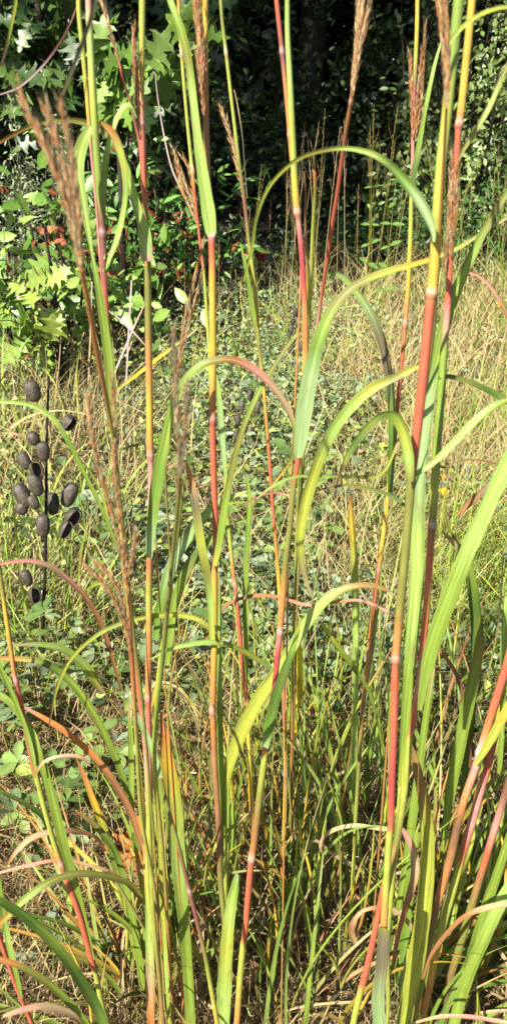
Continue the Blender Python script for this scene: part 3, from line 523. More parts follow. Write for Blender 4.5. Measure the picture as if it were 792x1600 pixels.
tussock('tussock of slim orange and yellow shoots standing in shadowed thatch at bottom centre', 445, 1560, 0.77, [
  ([(430,1640,9,'GR'),(418,1540,12,'MG'),(428,1460,14,'GR'),(445,1400,12,'DG'),(463,1368,4,'GR')],0.72,0.72),
  ([(425,1640,8,'GR'),(432,1520,9,'GR'),(440,1450,9,'LG'),(455,1410,8,'DG'),(468,1360,3,'DG')],0.74,0.74),
  ([(500,1600,3,'TN'),(472,1552,6,'TN'),(425,1520,7,'TN'),(385,1500,6,'BR'),(350,1478,3,'TN')],0.72,0.7,dict(mat=M_DRY)),
  ([(470,1090,8,'BY'),(468,1040,12,'BY'),(464,990,9,'BY'),(461,960,3,'YE')],0.9,0.9),
  ([(462,1145,7,'BY'),(464,1100,11,'BY'),(470,1060,10,'YE')],0.9,0.9)],
  44, 0.085, (84, 6), MIX+('LG','LG'), bend=(.05, .8), nshoot=15, ncurl=14, hmax=0.52, wmm=(2.5, 6))
tussock('pale green and rust tussock between the bottom centre and the thick coral stalk', 530, 1560, 0.80, [
  ([(547,1330,8,'GR'),(552,1200,11,'LG'),(555,1050,12,'LG'),(556,950,12,'LG'),(553,870,12,'YG'),(549,810,9,'YE'),(548,770,3,'OR')],0.86,0.82),
  ([(555,1500,6,'GR'),(545,1380,8,'GR'),(530,1250,8,'LG'),(510,1150,7,'GR'),(490,1080,5,'LG'),(470,1020,2,'LG')],0.86,0.84),
  ([(480,1330,3,'TN'),(490,1312,5,'TN'),(520,1335,7,'TN'),(560,1358,6,'ST'),(590,1390,3,'TN')],0.74,0.76,dict(mat=M_DRY)),
  ([(510,1345,3,'BR'),(500,1322,6,'TN'),(515,1300,7,'TN'),(555,1290,7,'ST'),(600,1296,7,'TN'),(612,1290,4,'TN')],0.7,0.68,dict(mat=M_DRY))],
  44, 0.095, (84, 6), MIX+('MG','LG','LG'), bend=(.05, .8), nshoot=14, ncurl=14, hmax=0.56, wmm=(3, 7))
tussock('fan of green blades with tan curled tips at the lower right corner', 690, 1600, 0.64, [
  ([(660,1530,4,'BR'),(672,1495,6,'BR'),(695,1462,8,'BR'),(725,1432,8,'BR'),(760,1418,9,'TN'),(800,1412,8,'TN')],0.52,0.48,dict(mat=M_DRY)),
  ([(612,1520,5,'BB'),(622,1460,8,'BR'),(636,1410,11,'BR'),(648,1362,14,'TN'),(644,1325,13,'TN'),(630,1298,9,'PK'),(620,1292,3,'BR')],0.56,0.54,dict(mat=M_DRY)),
  ([(652,1480,4,'TN'),(643,1450,7,'TN'),(620,1425,8,'TN'),(590,1418,7,'BR'),(562,1426,7,'TN'),(548,1452,12,'BR'),(555,1475,8,'TN')],0.57,0.56,dict(mat=M_DRY)),
  ([(640,1600,3,'TN'),(690,1588,6,'TN'),(740,1590,7,'PK'),(800,1600,7,'TN')],0.5,0.48,dict(mat=M_DRY)),
  ([(690,1330,9,'GR'),(705,1230,17,'GR'),(720,1150,22,'GR'),(735,1080,22,'GR'),(748,1010,17,'OL'),(745,950,13,'DG'),(735,890,11,'GR'),(710,850,9,'GR'),(690,830,4,'GR')],0.6,0.55),
  ([(715,1300,8,'DG'),(728,1200,14,'DG'),(737,1100,15,'DG'),(742,1010,14,'DG'),(735,920,13,'DG'),(718,860,9,'GR'),(695,815,4,'OL')],0.62,0.58),
  ([(622,1420,10,'GR'),(640,1310,14,'GR'),(655,1200,14,'GR'),(668,1100,11,'GR'),(678,1040,4,'GR')],0.63,0.62),
  ([(630,1600,14,'BG'),(632,1480,18,'MG'),(640,1380,16,'GR'),(652,1300,12,'GR')],0.6,0.6),
  ([(735,1200,6,'BB'),(728,1120,7,'BB'),(715,1060,7,'BB'),(690,1020,6,'BR'),(668,1000,5,'TN'),(650,985,3,'BB')],0.6,0.56,dict(mat=M_DRY)),
  ([(780,1210,8,'GR'),(785,1100,10,'GR'),(787,1000,11,'LG'),(790,930,8,'LG')],0.66,0.66),
  ([(680,1640,10,'OR'),(655,1560,14,'OR'),(640,1500,10,'BR'),(645,1450,4,'TN')],0.62,0.6,dict(mat=M_DRY)),
  ([(705,1640,12,'GR'),(730,1520,15,'DG'),(755,1430,16,'GR'),(785,1340,16,'GR'),(808,1270,12,'GR')],0.6,0.56)],
  40, 0.05, (70, 10), GREENS+('DG','DG','OR'), az=(0.35, 0.7), nshoot=10, ncurl=16, hmax=0.5, wmm=(4, 9))
tussock('tussock of upright dark green blades by the right edge behind the rusty culms', 775, 1420, 0.78, [], 30, 0.05, (74, 9), GREENS+('DG','DG'), az=(0.6, 1.0), nshoot=8, hmax=0.55, wmm=(5, 9))
tussock('small tussock of fine green blades behind the thick coral stalk', 610, 1420, 0.98, [], 44, 0.08, (78, 9), GREENS+('TN','BR'), nshoot=8, ncurl=10, hmax=0.5, wmm=(3, 7))
tussock('grass tuft of broad light blades beside the dark seed pods', 45, 820, 1.62, [], 34, 0.10, (72, 10), ('LG','GR','YG','MG','LG'), nshoot=0, hmax=0.52, wmm=(6, 11), group='grass tufts out in the meadow')
tussock('grass tuft of bright narrow blades right of the dark seed pods', 118, 790, 1.9, [], 34, 0.10, (76, 10), ('LG','GR','YG','YG'), nshoot=0, hmax=0.5, wmm=(5, 9), group='grass tufts out in the meadow')
tussock('grass tuft at the left edge below the lobed oak leaves', 12, 640, 2.6, [], 30, 0.12, (74, 12), ('LG','GR','YG','ST'), nshoot=0, hmax=0.7, wmm=(6, 11), group='grass tufts out in the meadow')
tussock('thin tussock of yellowing blades behind the folded broad blade, below centre', 380, 1400, 1.02, [], 34, 0.08, (82, 8), MIX, bend=(.05, .9), nshoot=8, ncurl=10, hmax=0.45, wmm=(3, 6))
tussock('wispy tussock with red shoots beyond the shadowed thatch, right of centre', 500, 1330, 1.12, [], 44, 0.10, (79, 9), MIX+('GR','LG'), bend=(.05, .9), nshoot=9, ncurl=8, hmax=0.5, wmm=(3, 6))
tussock('low ragged tuft of brown and olive blades right of the folded blade', 470, 1600, 0.69, [], 34, 0.07, (72, 14), ('OL','BR','TN','GR','YG','DG','OR'), nshoot=8, ncurl=14, hmax=0.34, wmm=(2.5, 6))
# thin leaning straws and loose blades that cross the view
def loose(label, path, Y0, Y1, mat=M_DRY, tw=0.3):
    name, cat = ('dry_straw', 'straw') if mat is M_DRY else ('grass_leaf', 'grass leaf')
    o = P(path[0][0], path[0][1], Y0); 
    ob = blade_mesh(path, Y0, Y1, None, o, twist=tw, mat=mat, name=name); ob.location = o
    return tag(ob, label, cat, 'loose blades and straws crossing the view')
loose('thin curved pinkish straw hanging across the upper left corner', [(120,10,2,'PK'),(108,40,3,'PK'),(88,75,3.4,'PK'),(62,108,3.6,'WH'),(30,136,3.4,'WH'),(-8,150,3,'WH')], 0.6, 0.55)
loose('short green blade hanging at the extreme upper left corner', [(27,-20,6,'YG'),(24,10,6,'YG'),(16,50,5,'YG'),(8,85,4,'TN'),(-2,112,2,'TN')], 0.5, 0.5, M_LEAF)
loose('blurred dusty tan straw slanting behind the pale green stalk top', [(152,-10,6,'GB'),(143,25,7,'GB'),(128,70,8,'GB'),(112,110,7,'GB'),(98,148,4,'GB')], 0.3, 0.3)
loose('white thin straw bending down from the olive stalk top towards the tan heads', [(242,112,1.6,'WH'),(246,150,2.2,'WH'),(255,205,2.6,'WH'),(268,262,3,'WH'),(285,300,3,'TN'),(303,340,2,'TN')], 0.95, 0.95)
loose('thin pale straw just right of the golden spike', [(366,140,1.4,'TN'),(372,170,2,'TN'),(378,210,2,'GB'),(382,260,2,'GB'),(386,310,1.5,'GB')], 1.0, 1.0)
loose('yellowish straw slanting between the olive stalk and the yellow and red stalk', [(185,608,3,'YG'),(215,585,6,'YE'),(250,558,6,'YE'),(290,528,4,'TN'),(310,512,2,'TN')], 0.7, 0.66)
loose('brown dry blade arching across the stand low at centre', [(322,1005,3,'BR'),(332,970,5,'BR'),(355,945,6,'BR'),(390,932,7,'BR'),(430,932,6,'BR'),(480,945,5,'PK'),(530,940,5,'BR'),(560,938,5,'PK'),(590,948,5,'PK'),(616,962,3,'TN')], 0.62, 0.6, tw=0.2)
loose('grey green blade arching left from the centre stalk', [(425,1046,7,'BG'),(400,1028,10,'YG'),(365,1010,9,'GR'),(330,1003,9,'LG'),(290,1008,8,'LG'),(262,1016,6,'LG'),(235,1030,2,'LG')], 0.6, 0.55, M_LEAF)
loose('long straight green blade slanting down right from the centre stalk', [(600,1180,3,'GR'),(580,1090,6,'GR'),(550,1040,9,'GR'),(520,1000,9,'YG'),(500,972,5,'YG')], 0.7, 0.62, M_LEAF)
loose('dark brown wisp curling across the stand at centre', [(380,790,2,'BB'),(405,775,4,'BB'),(430,770,5,'BB'),(452,775,3,'TN'),(400,830,2,'TN')][:4], 0.6, 0.6)
loose('pink dry straw arching over the meadow at the right edge', [(728,425,3,'PK'),(748,432,4,'PK'),(770,455,5,'PK'),(790,490,5,'BR'),(800,520,4,'BR')], 0.7, 0.7)
loose('dark wiry curl over the straw right of the thick green stem', [(690,740,1.5,'BB'),(705,725,2.5,'BB'),(735,718,3,'BB'),(770,724,3,'BB'),(798,738,2,'BB')], 0.8, 0.8)
loose('broad brown dry blade rising to the right edge past the bright leaf', [(715,805,5,'BR'),(735,785,12,'BR'),(758,765,14,'GB'),(775,745,8,'TN'),(790,720,3,'TN')], 0.7, 0.75)
loose('narrow olive blade trailing from the thick coral stalk to the left', [(640,795,4,'DG'),(610,775,7,'DG'),(575,763,6,'OL'),(540,758,5,'OL'),(500,765,3,'BB')], 0.55, 0.6, M_LEAF)

# ================================================================ WILD INDIGO WITH BLACK PODS
def pod_arrays(L, W, opened):
    nu, nv = 22, 13
    th0, th1 = (0.0, 2*PI) if not opened else (0.75, 2*PI-0.75)
    us = np.linspace(th0, th1, nu, endpoint=bool(opened)); vs = np.linspace(0, PI, nv)
    V = []
    for k, v in enumerate(vs):
        for u in us:
            g = 1-0.09*math.exp(-((math.atan2(math.sin(u-PI), math.cos(u-PI)))/0.13)**2)-0.07*math.exp(-((math.atan2(math.sin(u), math.cos(u)))/0.13)**2)
            r = (math.sin(v)**0.55)*W*0.5*g*(1+0.05*math.sin(v*1.5+0.4))
            V.append((r*math.sin(u), -r*math.cos(u), math.cos(v)*L*0.5))
    V = np.array(V); q = []
    cols = nu if not opened else nu-1
    for i in range(nv-1):
        for j in range(cols):
            a = i*nu+j; b = i*nu+(j+1) % nu; q.append((a, b, b+nu, a+nu))
    q = np.array(q)
    if opened:                                     # a shell with a wall and a dark hollow
        n = len(V); Vi = V*0.88; qi = q[:, ::-1]+n
        e = []
        for i in range(nv-1):
            for j in (0, nu-1): 
                a = i*nu+j; e.append((a, a+nu, a+nu+n, a+n))
        V = np.vstack([V, Vi]); q = np.vstack([q, qi, np.array(e)])
    return V, q
def beak(L):
    return tube_arrays([(0, 0, -L*0.49), (0.0004, 0, -L*0.56), (0.001, 0, -L*0.66)], [L*0.035, L*0.02, L*0.006], np.full((3, 3), 0.03), 6)
DK = C_(52, 46, 42)
def indigo(label, Y, stem, pods, sw, group='dead wild indigo stems with black pods'):
    b0 = stem[-1]; o = P(b0[0], ground_v(Y), Y); o = Vector((o.x, Y, 0))
    root = thing('wild_indigo', o, label, 'seed pod plant', group)
    q = catmull([(a, b, sw) for a, b in stem], 60)
    pts = np.array([P(a, b, Y) for a, b, _ in q]); r = np.array([S(a, b, Y) for a, b, _ in q])*sw*0.5*np.linspace(.6, 1.15, 60)
    b = Bag(); b.add(*tube_arrays(pts, r*(1+0.15*np.sin(np.arange(60)*1.3)**8), np.tile(DK, (60, 1)), 8)); b.make('stem', M_BARK, root, o)
    for k, (u, v, w, h, tilt, opn) in enumerate(pods):
        dy = random.uniform(-.02, .03)
        if abs(u-b0[0]) < 12: dy = -0.03
        c = P(u, v, Y+dy); s = S(u, v, Y+dy)
        V, F = pod_arrays(h*s*1.1, w*s*1.02, opn)
        M = Matrix.Rotation(math.radians(-tilt), 3, 'Y')@Matrix.Rotation(random.uniform(-.35, .15), 3, 'X')@Matrix.Rotation(random.uniform(-.6, .6)+(0.5 if opn else 0), 3, 'Z')
        bag = Bag(); mm = np.array(M).T
        bag.add(V@mm+np.array(c), F, DK)
        tv, tf, tc, ts = beak(h*s); bag.add(tv@mm+np.array(c), tf, DK)
        po = bag.make('pod', M_POD, root, o)
        top = np.array(c)+np.array((0, 0, h*s*0.47))@mm
        j = int(np.argmin(np.abs(q[:, 1]-(v-h*0.75)))); a0 = pts[j]
        mid = (top+a0)/2+np.array((0, 0, 0.004))
        bb = Bag(); bb.add(*tube_arrays(catmull([tuple(a0), tuple(mid), tuple(top)], 10), np.linspace(.0017, .0022, 10), np.tile(DK*1.4, (10, 1)), 6))
        bb.add(*tube_arrays([tuple(top+(np.array((0,0,.003))@mm)), tuple(top), tuple(top-(np.array((0,0,.004))@mm))], [.0018, .0042, .002], np.tile(DK*2.2, (3, 1)), 7))
        bb.make('pedicel', M_BARK, po, None)
    return root
indigo('blackened wild indigo stem hung with plump dark pods, standing at the left', 1.40,
  [(77,588),(75,640),(73,700),(73,760),(72,830),(71,890),(68,960),(65,1040),(63,1085)],
  [(51.5,611,24,31,15,0),(107,661,22,24,-40,1),(52.4,685,19,20,25,0),(68,705,20,29,0,0),(39,720,18,26,25,0),(57.5,733,21,22,15,1),(56.3,757,22,34,10,0),(35.6,774,24,37,25,0),(34.7,794,19,19,10,0),(53,785,17,21,20,0),
   (82.5,787,21,32,0,0),(109,773,23,37,-25,0),(68,821,21,33,-2,0),(113.4,810,24,34,-35,1),(103,828,18,27,-28,1),(42,903,17,25,15,0),(55,930,20,24,5,1),(98,1000,15,28,5,0)], 5.5)
indigo('smaller dark podded indigo stem out in the meadow near the middle', 2.55,
  [(394,600),(390,640),(384,680),(380,710),(376,745)],
  [(391.7,618,11,17,0,0),(378,635,10,16,0,0),(402,638,9,14,-10,0),(371,655,10,17,5,0),(369,680,9,15,0,0),(359,683,9,14,10,0),(390,675,9,16,-10,0),(384,700,11,17,0,0)], 2.5)
indigo('far dark podded indigo stem by the crimson part of the centre stalk', 3.4,
  [(470,462),(465,490),(461,520),(458,560),(455,640)],
  [(468,473,7,14,-8,0),(461,488,8,14,0,0),(457,501,8,14,5,0),(455,515,8,14,0,0),(465,503,7,13,-5,0),(453,541,8,13,5,0),(470,541,7,13,-5,0)], 2.2)
loose('slender green blade arching from the left edge down across the dark pods', [(186,862,4,'OL'),(168,815,6,'GR'),(150,775,7,'GR'),(130,735,8,'GR'),(108,690,8,'MG'),(85,655,9,'LG'),(58,636,8,'LG'),(28,629,7,'LG'),(-8,628,5,'LG')], 0.8, 0.78, M_LEAF)
loose('short tan and green straw poking in at the left edge by the lowest upper pod', [(45,692,2,'BR'),(34,682,4,'BR'),(18,676,5,'TN'),(0,676,5,'OL'),(-12,680,4,'GR')], 0.9, 0.9)
loose('pale flat straw lying level before the grey green looping blade', [(560,476,2,'ST'),(540,479,4,'LG'),(518,481,4,'ST'),(500,479,2,'TN')], 0.9, 0.9)
loose('pale dead straw standing upright before the left shrubs, tallest of four', [(196,640,3,'WH'),(199,560,3,'WH'),(203,490,3,'WH'),(206,438,2,'WH')], 3.2, 3.2)
loose('pale dead straw leaning right before the left shrubs', [(176,590,3,'WH'),(195,545,3,'WH'),(212,505,3,'WH'),(226,476,2,'TN')], 3.2, 3.2)
loose('pale dead straw leaning left before the left shrubs', [(232,545,2,'TN'),(205,515,3,'WH'),(182,494,3,'WH'),(168,484,2,'TN')], 3.3, 3.3)
loose('thin dead straw upright between the pods and the pale green stalk', [(138,600,2,'TN'),(141,540,3,'TN'),(143,480,2,'WH'),(144,440,2,'WH')], 3.2, 3.2)
# ================================================================ GROUND
def ground():
    xs = np.concatenate([np.linspace(-60, -4, 16), np.linspace(-3.8, 3.8, 77), np.linspace(4, 60, 16)])
    ys = np.concatenate([np.linspace(-30, -1, 10), np.linspace(-0.8, 9, 99), np.linspace(9.5, 90, 26)])
    X, Yg = np.meshgrid(xs, ys)
    Z = 0.012*np.sin(X*5.1+1)*np.sin(Yg*4.3)+0.01*np.sin(X*11)*np.cos(Yg*9)-0.014
    V = np.stack([X, Yg, Z], 2).reshape(-1, 3); n, m = len(xs), len(ys)
    i = np.arange(m-1)[:, None]*n; j = np.arange(n-1)[None, :]
    Q = np.stack([i+j, i+j+1, i+n+j+1, i+n+j], 2).reshape(-1, 4)
    tag(build('ground', V, Q, M_SOIL), kind='structure')
ground()

# ---------------------------------------------------------------- masses of blades (stuff)
def ribbons(base, az, el, bend, L, w, ca, cb, seg=4, face=None):
    N = len(L); s = np.linspace(0, 1, seg+1)
    e = el[:, None]-bend[:, None]*s[None, :]
    ds = (L/seg)[:, None]
    hx = np.cumsum(np.cos(e)*ds, 1)-np.cos(e)*ds; hz = np.cumsum(np.sin(e)*ds, 1)-np.sin(e)*ds
    a2 = az[:, None]+RNG.normal(0, .5, N)[:, None]*s[None, :]
    pts = np.stack([base[:, 0:1]+hx*np.cos(a2), base[:, 1:2]+hx*np.sin(a2), np.maximum(base[:, 2:3]+hz, -0.005)], 2)
    fa = RNG.uniform(0, 2*PI, N) if face is None else face
    side = np.stack([np.cos(fa), np.sin(fa), RNG.normal(0, .25, N)], 1)
    hw = w[:, None]*0.5*np.clip(1-s[None, :]**2.2, 0.08, 1)
    V = np.stack([pts-side[:, None, :]*hw[:, :, None], pts+side[:, None, :]*hw[:, :, None]], 2)     # N, seg+1, 2, 3
    k = (seg+1)*2; i = np.arange(N)[:, None]*k; j = np.arange(seg)[None, :]*2
    Q = np.stack([i+j, i+j+1, i+j+3, i+j+2], 2).reshape(-1, 4)
    c = ca[:, None, :]*(1-s[None, :, None])+cb[:, None, :]*s[None, :, None]
    c = np.repeat(c[:, :, None, :], 2, 2).reshape(-1, 3)
    d = np.broadcast_to((L[:, None]*s[None, :])[:, :, None], (N, seg+1, 2))
    st = np.stack([np.broadcast_to(hw[:, :, None]*np.array((-1, 1)), d.shape), d, np.broadcast_to(RNG.uniform(0, 9, N)[:, None, None], d.shape)], 3).reshape(-1, 3)
    return V.reshape(-1, 3), Q, c, st
def pick(names, N, jit=0.25, p=None):
    A = np.array([PAL[n] for n in names]); return A[RNG.choice(len(names), N, p=p)]*RNG.uniform(1-jit, 1+jit, (N, 1))
def wedge(N, y0, y1, power=1.4, x0=-0.62, x1=0.62, pad=0.4):
    """Places in the field of view and a little beside it, thinning with distance."""
    t = RNG.uniform(0, 1, N); a = 1-power
    Yv = (y0**a+(y1**a-y0**a)*t)**(1/a)
    return RNG.uniform(0, 1, N)*((x1-x0)*Yv+2*pad)+x0*Yv-pad, Yv
def patch(x, y, f, ph): return np.sin(x*f+ph+1.7*np.sin(y*f*.7+ph*2))*np.sin(y*f*1.1+ph*3+1.3*np.sin(x*f*.6))
# dry thatch
N = 140000; x, y = wedge(N, 0.42, 7.0, 1.85)
b = np.stack([x, y, np.abs(RNG.normal(0, .025, N))], 1)
V, Q, c, st = ribbons(b, RNG.uniform(0, 2*PI, N), np.radians(RNG.normal(26, 26, N)), RNG.uniform(-.4, 1.8, N), RNG.uniform(.04, .17, N),
    RNG.uniform(.0012, .0032, N)*(0.75+0.4*y), pick(('TN','ST','TN','ST','BR','BB'), N, .5), pick(('TN','ST','TN','GB','BB'), N, .5), 4)
tag(build('dry_thatch', V, Q, M_DRY, None, c, st), 'matted brown and straw dead grass lying over the whole meadow floor', 'dry thatch', kind='stuff')
# short green blades woven through the thatch
N = 27000; x, y = wedge(N, 0.55, 6.8, 1.5); k = (patch(x, y, 3.1, .3) > -.35) & (RNG.uniform(0, 1, N) < np.clip(.22+(y-1.0)*.45, .22, .8)) & ~((np.abs(x/y+.03) < .15) & (y > 2) & (RNG.uniform(0, 1, N) < .6)); x, y = x[k], y[k]; N = len(x)
b = np.stack([x, y, np.zeros(N)], 1)
V, Q, c, st = ribbons(b, RNG.uniform(0, 2*PI, N), np.radians(RNG.normal(66, 16, N)), RNG.uniform(0, 1.6, N), RNG.uniform(.05, .24, N),
    RNG.uniform(.0012, .0032, N)*(0.8+0.35*y), pick(('GR','LG','YG','MG','OL'), N), pick(('GR','LG','YG','TN'), N), 5)
tag(build('short_grass', V, Q, M_LEAF, None, c, st), 'short fine green grass growing through the dead thatch', 'short grass', kind='stuff')
# straw coloured tall grass, thick at the right and at the far edge
N = 50000; x, y = wedge(N, 1.3, 7.0, 1.25, -.62, .64); w8 = ((x/y > 0.13+0.06*np.sin(y*3)) & ((y < 5.2) | (x/y > .16))) | ((y > 4.2) & (y < 5.4) & (RNG.uniform(0, 1, N) < .22)) | (RNG.uniform(0, 1, N) < np.where(x/y < -.18, .3, .10))
w8 &= (patch(x, y, 4.2, 2.2) > -.25) | (RNG.uniform(0, 1, N) < .35); x, y = x[w8], y[w8]; N = len(x); b = np.stack([x, y, np.zeros(N)], 1)
V, Q, c, st = ribbons(b, RNG.normal(.5, 1.5, N), np.radians(RNG.normal(64, 20, N)), RNG.uniform(.1, 1.8, N), RNG.uniform(.14, .52, N),
    RNG.uniform(.0011, .0034, N)*(0.7+0.38*y), np.where((patch(x, y, 2.6, .9) > .1)[:, None], pick(('GR','LG','YG','MG'), N, .4), pick(('ST','TN','ST','LG','BR'), N, .4)), np.where((patch(x, y, 2.6, .9) > .25)[:, None], pick(('GR','LG','YG'), N, .4), pick(('ST','TN','ST'), N, .4)), 5)
tag(build('tall_straw_grass', V, Q, M_DRY, None, c, st), 'thick pale straw grass mixed with green standing over the right side of the meadow', 'meadow grass', kind='stuff')

# ---------------------------------------------------------------- leaves by the thousand
OVATE = (np.array([(0,0,0),(.16,.2,.03),(.24,.45,.05),(.17,.75,.03),(0,1,-.04),(-.17,.75,.03),(-.24,.45,.05),(-.16,.2,.03),(0,.45,0)], float),
         np.array([(0,1,8),(1,2,8),(2,3,8),(3,4,8),(4,5,8),(5,6,8),(6,7,8),(7,0,8)]))
ROUND = (np.array([(0,0,0),(.17,.28,.05),(.26,.58,.08),(.17,.88,.05),(0,1,-.03),(-.17,.88,.05),(-.26,.58,.08),(-.17,.28,.05),(0,.55,0)], float), OVATE[1])
LANCE = (np.array([(0,0,0),(.1,.2,.02),(.14,.45,.03),(.09,.75,.0),(0,1,-.08),(-.09,.75,.0),(-.14,.45,.03),(-.1,.2,.02),(0,.45,0)], float), OVATE[1])
TRI2 = (np.array([(0,0,0),(.3,.45,.04),(0,1,-.05),(-.3,.45,.04)], float), np.array([(0,1,2),(0,2,3)]))
def oak_template():
    side = [(.03,.0),(.05,.12),(.22,.2),(.30,.17),(.16,.31),(.10,.36),(.30,.46),(.42,.43),(.36,.53),(.22,.56),(.12,.60),(.24,.72),(.32,.73),(.22,.80),(.10,.80),(.08,.92)]
    V = [(0, -.12, 0)]+[(x, y, .05*math.sin(y*5)+abs(x)*.16) for x, y in side]+[(0, 1, -.05)]+[(-x, y, .05*math.sin(y*5)+abs(x)*.16) for x, y in reversed(side)]
    V.append((0, .5, 0)); n = len(V)-1
    mids = [(0, t, 0) for t in (.1, .34, .58, .78)]
    k0 = len(V); V += mids
    F = []
    for i in range(n):
        a, b = i, (i+1) % n
        ym = (V[a][1]+V[b][1])/2; j = min(range(4), key=lambda q: abs(mids[q][1]-ym)); F.append((a, b, k0+j))
    # fill between the mid points along the midrib
    js = [f[2] for f in F]
    for i in range(n):
        j0, j1 = js[i], js[(i+1) % n]
        if j0 != j1: F.append((j0, (i+1) % n, j1))
    return np.array(V, float), np.array(F)
OAK = oak_template()
def rots(nrm, N, yaw=None):
    """Frames whose z is near NRM (N,3) and whose y is a random direction in the leaf's plane."""
    z = nrm/np.linalg.norm(nrm, axis=1)[:, None]
    a = RNG.normal(0, 1, (N, 3)) if yaw is None else yaw
    yv = a-z*(a*z).sum(1)[:, None]; yv /= np.linalg.norm(yv, axis=1)[:, None]+1e-9
    return np.stack([np.cross(yv, z), yv, z], 1)                 # rows
def leaves(tmpl, pos, nrm, size, col, yaw=None, vein=.22):
    N = len(pos); V0, F0 = tmpl; R = rots(nrm, N, yaw)
    V = np.einsum('kj,njc->nkc', V0, R)*size[:, None, None]+pos[:, None, :]
    Fx = (F0[None]+np.arange(N)[:, None, None]*len(V0)).reshape(-1, 3)
    tone = 1+vein*(np.abs(V0[:, 0]) < .02)-.06
    c = (col[:, None, :]*tone[None, :, None]).reshape(-1, 3)
    st = (V0[None]*size[:, None, None]+np.stack([np.zeros(N), np.zeros(N), RNG.uniform(0, 9, N)], 1)[:, None, :]).reshape(-1, 3)
    return V.reshape(-1, 3), Fx, c, st
def upn(N, up=1.0, toward=0.0):
    n = RNG.normal(0, .6, (N, 3)); n[:, 2] += up; n[:, 1] -= toward; n[:, 0] -= toward*.6; return n

GC = {k: C_(*v) for k, v in dict(a=(136,158,104), b=(160,178,124), c=(120,146,100), d=(152,168,134), e=(172,188,92), f=(104,130,84)).items()}
def gpick(N, keys='abcdef', jit=.25):
    A = np.array([GC[k] for k in keys]); return A[RNG.integers(0, len(keys), N)]*RNG.uniform(1-jit, 1+jit, (N, 1))
# carpet of small clover-like leaves over the middle distance
N = 130000; x, y = wedge(N, 1.25, 5.6, 1.4, -.60, .5); k = (x/y < .17+.1*np.sin(y*2)) & (RNG.uniform(0, 1, N) < np.clip((y-1.0)*.55, .12, .72)*np.where(x/y < -.13, .4, 1)) & (patch(x, y, 3.3, 1.1) > -.45+.5*(x/y < -.2)) | (RNG.uniform(0, 1, N) < .12); x, y = x[k], y[k]; N = len(x)
cl = RNG.integers(0, 3, N); base = np.stack([x, y, RNG.uniform(.03, .20, N)*(1+.5*patch(x, y, 3.3, 1.1))], 1)
pos = base+np.stack([RNG.normal(0, .02, N), RNG.normal(0, .02, N), np.zeros(N)], 1)
V, Fx, c, st = leaves(ROUND, pos, upn(N, .75, .3), RNG.uniform(.012, .032, N), gpick(N, jit=.4))
tag(build('ground_cover', V, Fx, M_BROAD, None, c, st), 'low carpet of small rounded grey green leaves across the middle of the meadow', 'ground cover', kind='stuff')

# yellower herb leaves in patches among the grass
N = 46000; x, y = wedge(N, 1.1, 6.2, 1.3, -.62, .62); k = (patch(x, y, 3.9, 4.1) > .05) & ((x/y < .2) | (RNG.uniform(0, 1, N) < .4)); x, y = x[k], y[k]; N = len(x)
HB = np.array([C_(*q) for q in ((160,184,84),(136,168,72),(176,196,104),(120,150,70),(190,188,96))])
V, Fx, c, st = leaves(OVATE, np.stack([x, y, RNG.uniform(.02, .24, N)*(.7+.6*patch(x, y, 5, 1))], 1), upn(N, .7, .35), RNG.uniform(.012, .034, N), HB[RNG.integers(0, 5, N)]*RNG.uniform(.65, 1.3, (N, 1)))
tag(build('herb_foliage', V, Fx, M_BROAD, None, c, st), 'yellow green herb leaves in patches between the grasses of the meadow', 'ground cover', kind='stuff')
# near leafy plants: single plants with three-part leaves
def leafy_proto(k):
    root = thing('leafy_plant', (0, 0, 0), 'low leafy plant with rounded grey green leaves in threes, growing in the thatch', 'leafy plant', 'low three-leaved plants in the meadow')
    bs = Bag(); bl = Bag(); h = random.uniform(.12, .24); ns = random.choice((1, 2))
    for s_ in range(ns):
        a0 = random.uniform(0, 6.28); lean = random.uniform(.1, .5)
        s = np.linspace(0, 1, 10); stem = np.stack([np.cos(a0)*lean*h*s, np.sin(a0)*lean*h*s, h*s-.004], 1)
        bs.add(*tube_arrays(stem, np.linspace(.0016, .0008, 10), np.tile(PAL['OL'], (10, 1)), 6))
        for i in range(3, 10):
            a = i*2.4+random.uniform(-.4, .4); p0 = stem[i]; l = random.uniform(.015, .04)
            p1 = p0+np.array((math.cos(a)*l, math.sin(a)*l, l*.4))
            bs.add(*tube_arrays([p0, (p0+p1)/2+np.array((0, 0, .002)), p1], [.0006]*3, np.tile(PAL['OL'], (3, 1)), 5))
            cc = gpick(1)[0] if random.random() < .5 else C_(*random.choice(((136,164,84),(150,176,96),(112,142,72))))*random.uniform(.8, 1.15); sz = random.uniform(.022, .038)
            for d in (-1.15, 0, 1.15):
                yaw = np.array([(math.cos(a+d), math.sin(a+d), random.uniform(-.25, .35))])
                V, Fx, c, st = leaves(ROUND, p1[None], np.array([(random.gauss(-.15, .3), random.gauss(-.25, .3), 1.0)]), np.array([sz*random.uniform(.85, 1.1)]), cc[None]*random.uniform(.88, 1.12), yaw)
                bl.add(V, Fx, c, st)
    bs.make('stem', M_STEM, root); bl.make('foliage', M_BROAD, root); return root
protos = [leafy_proto(k) for k in range(7)]
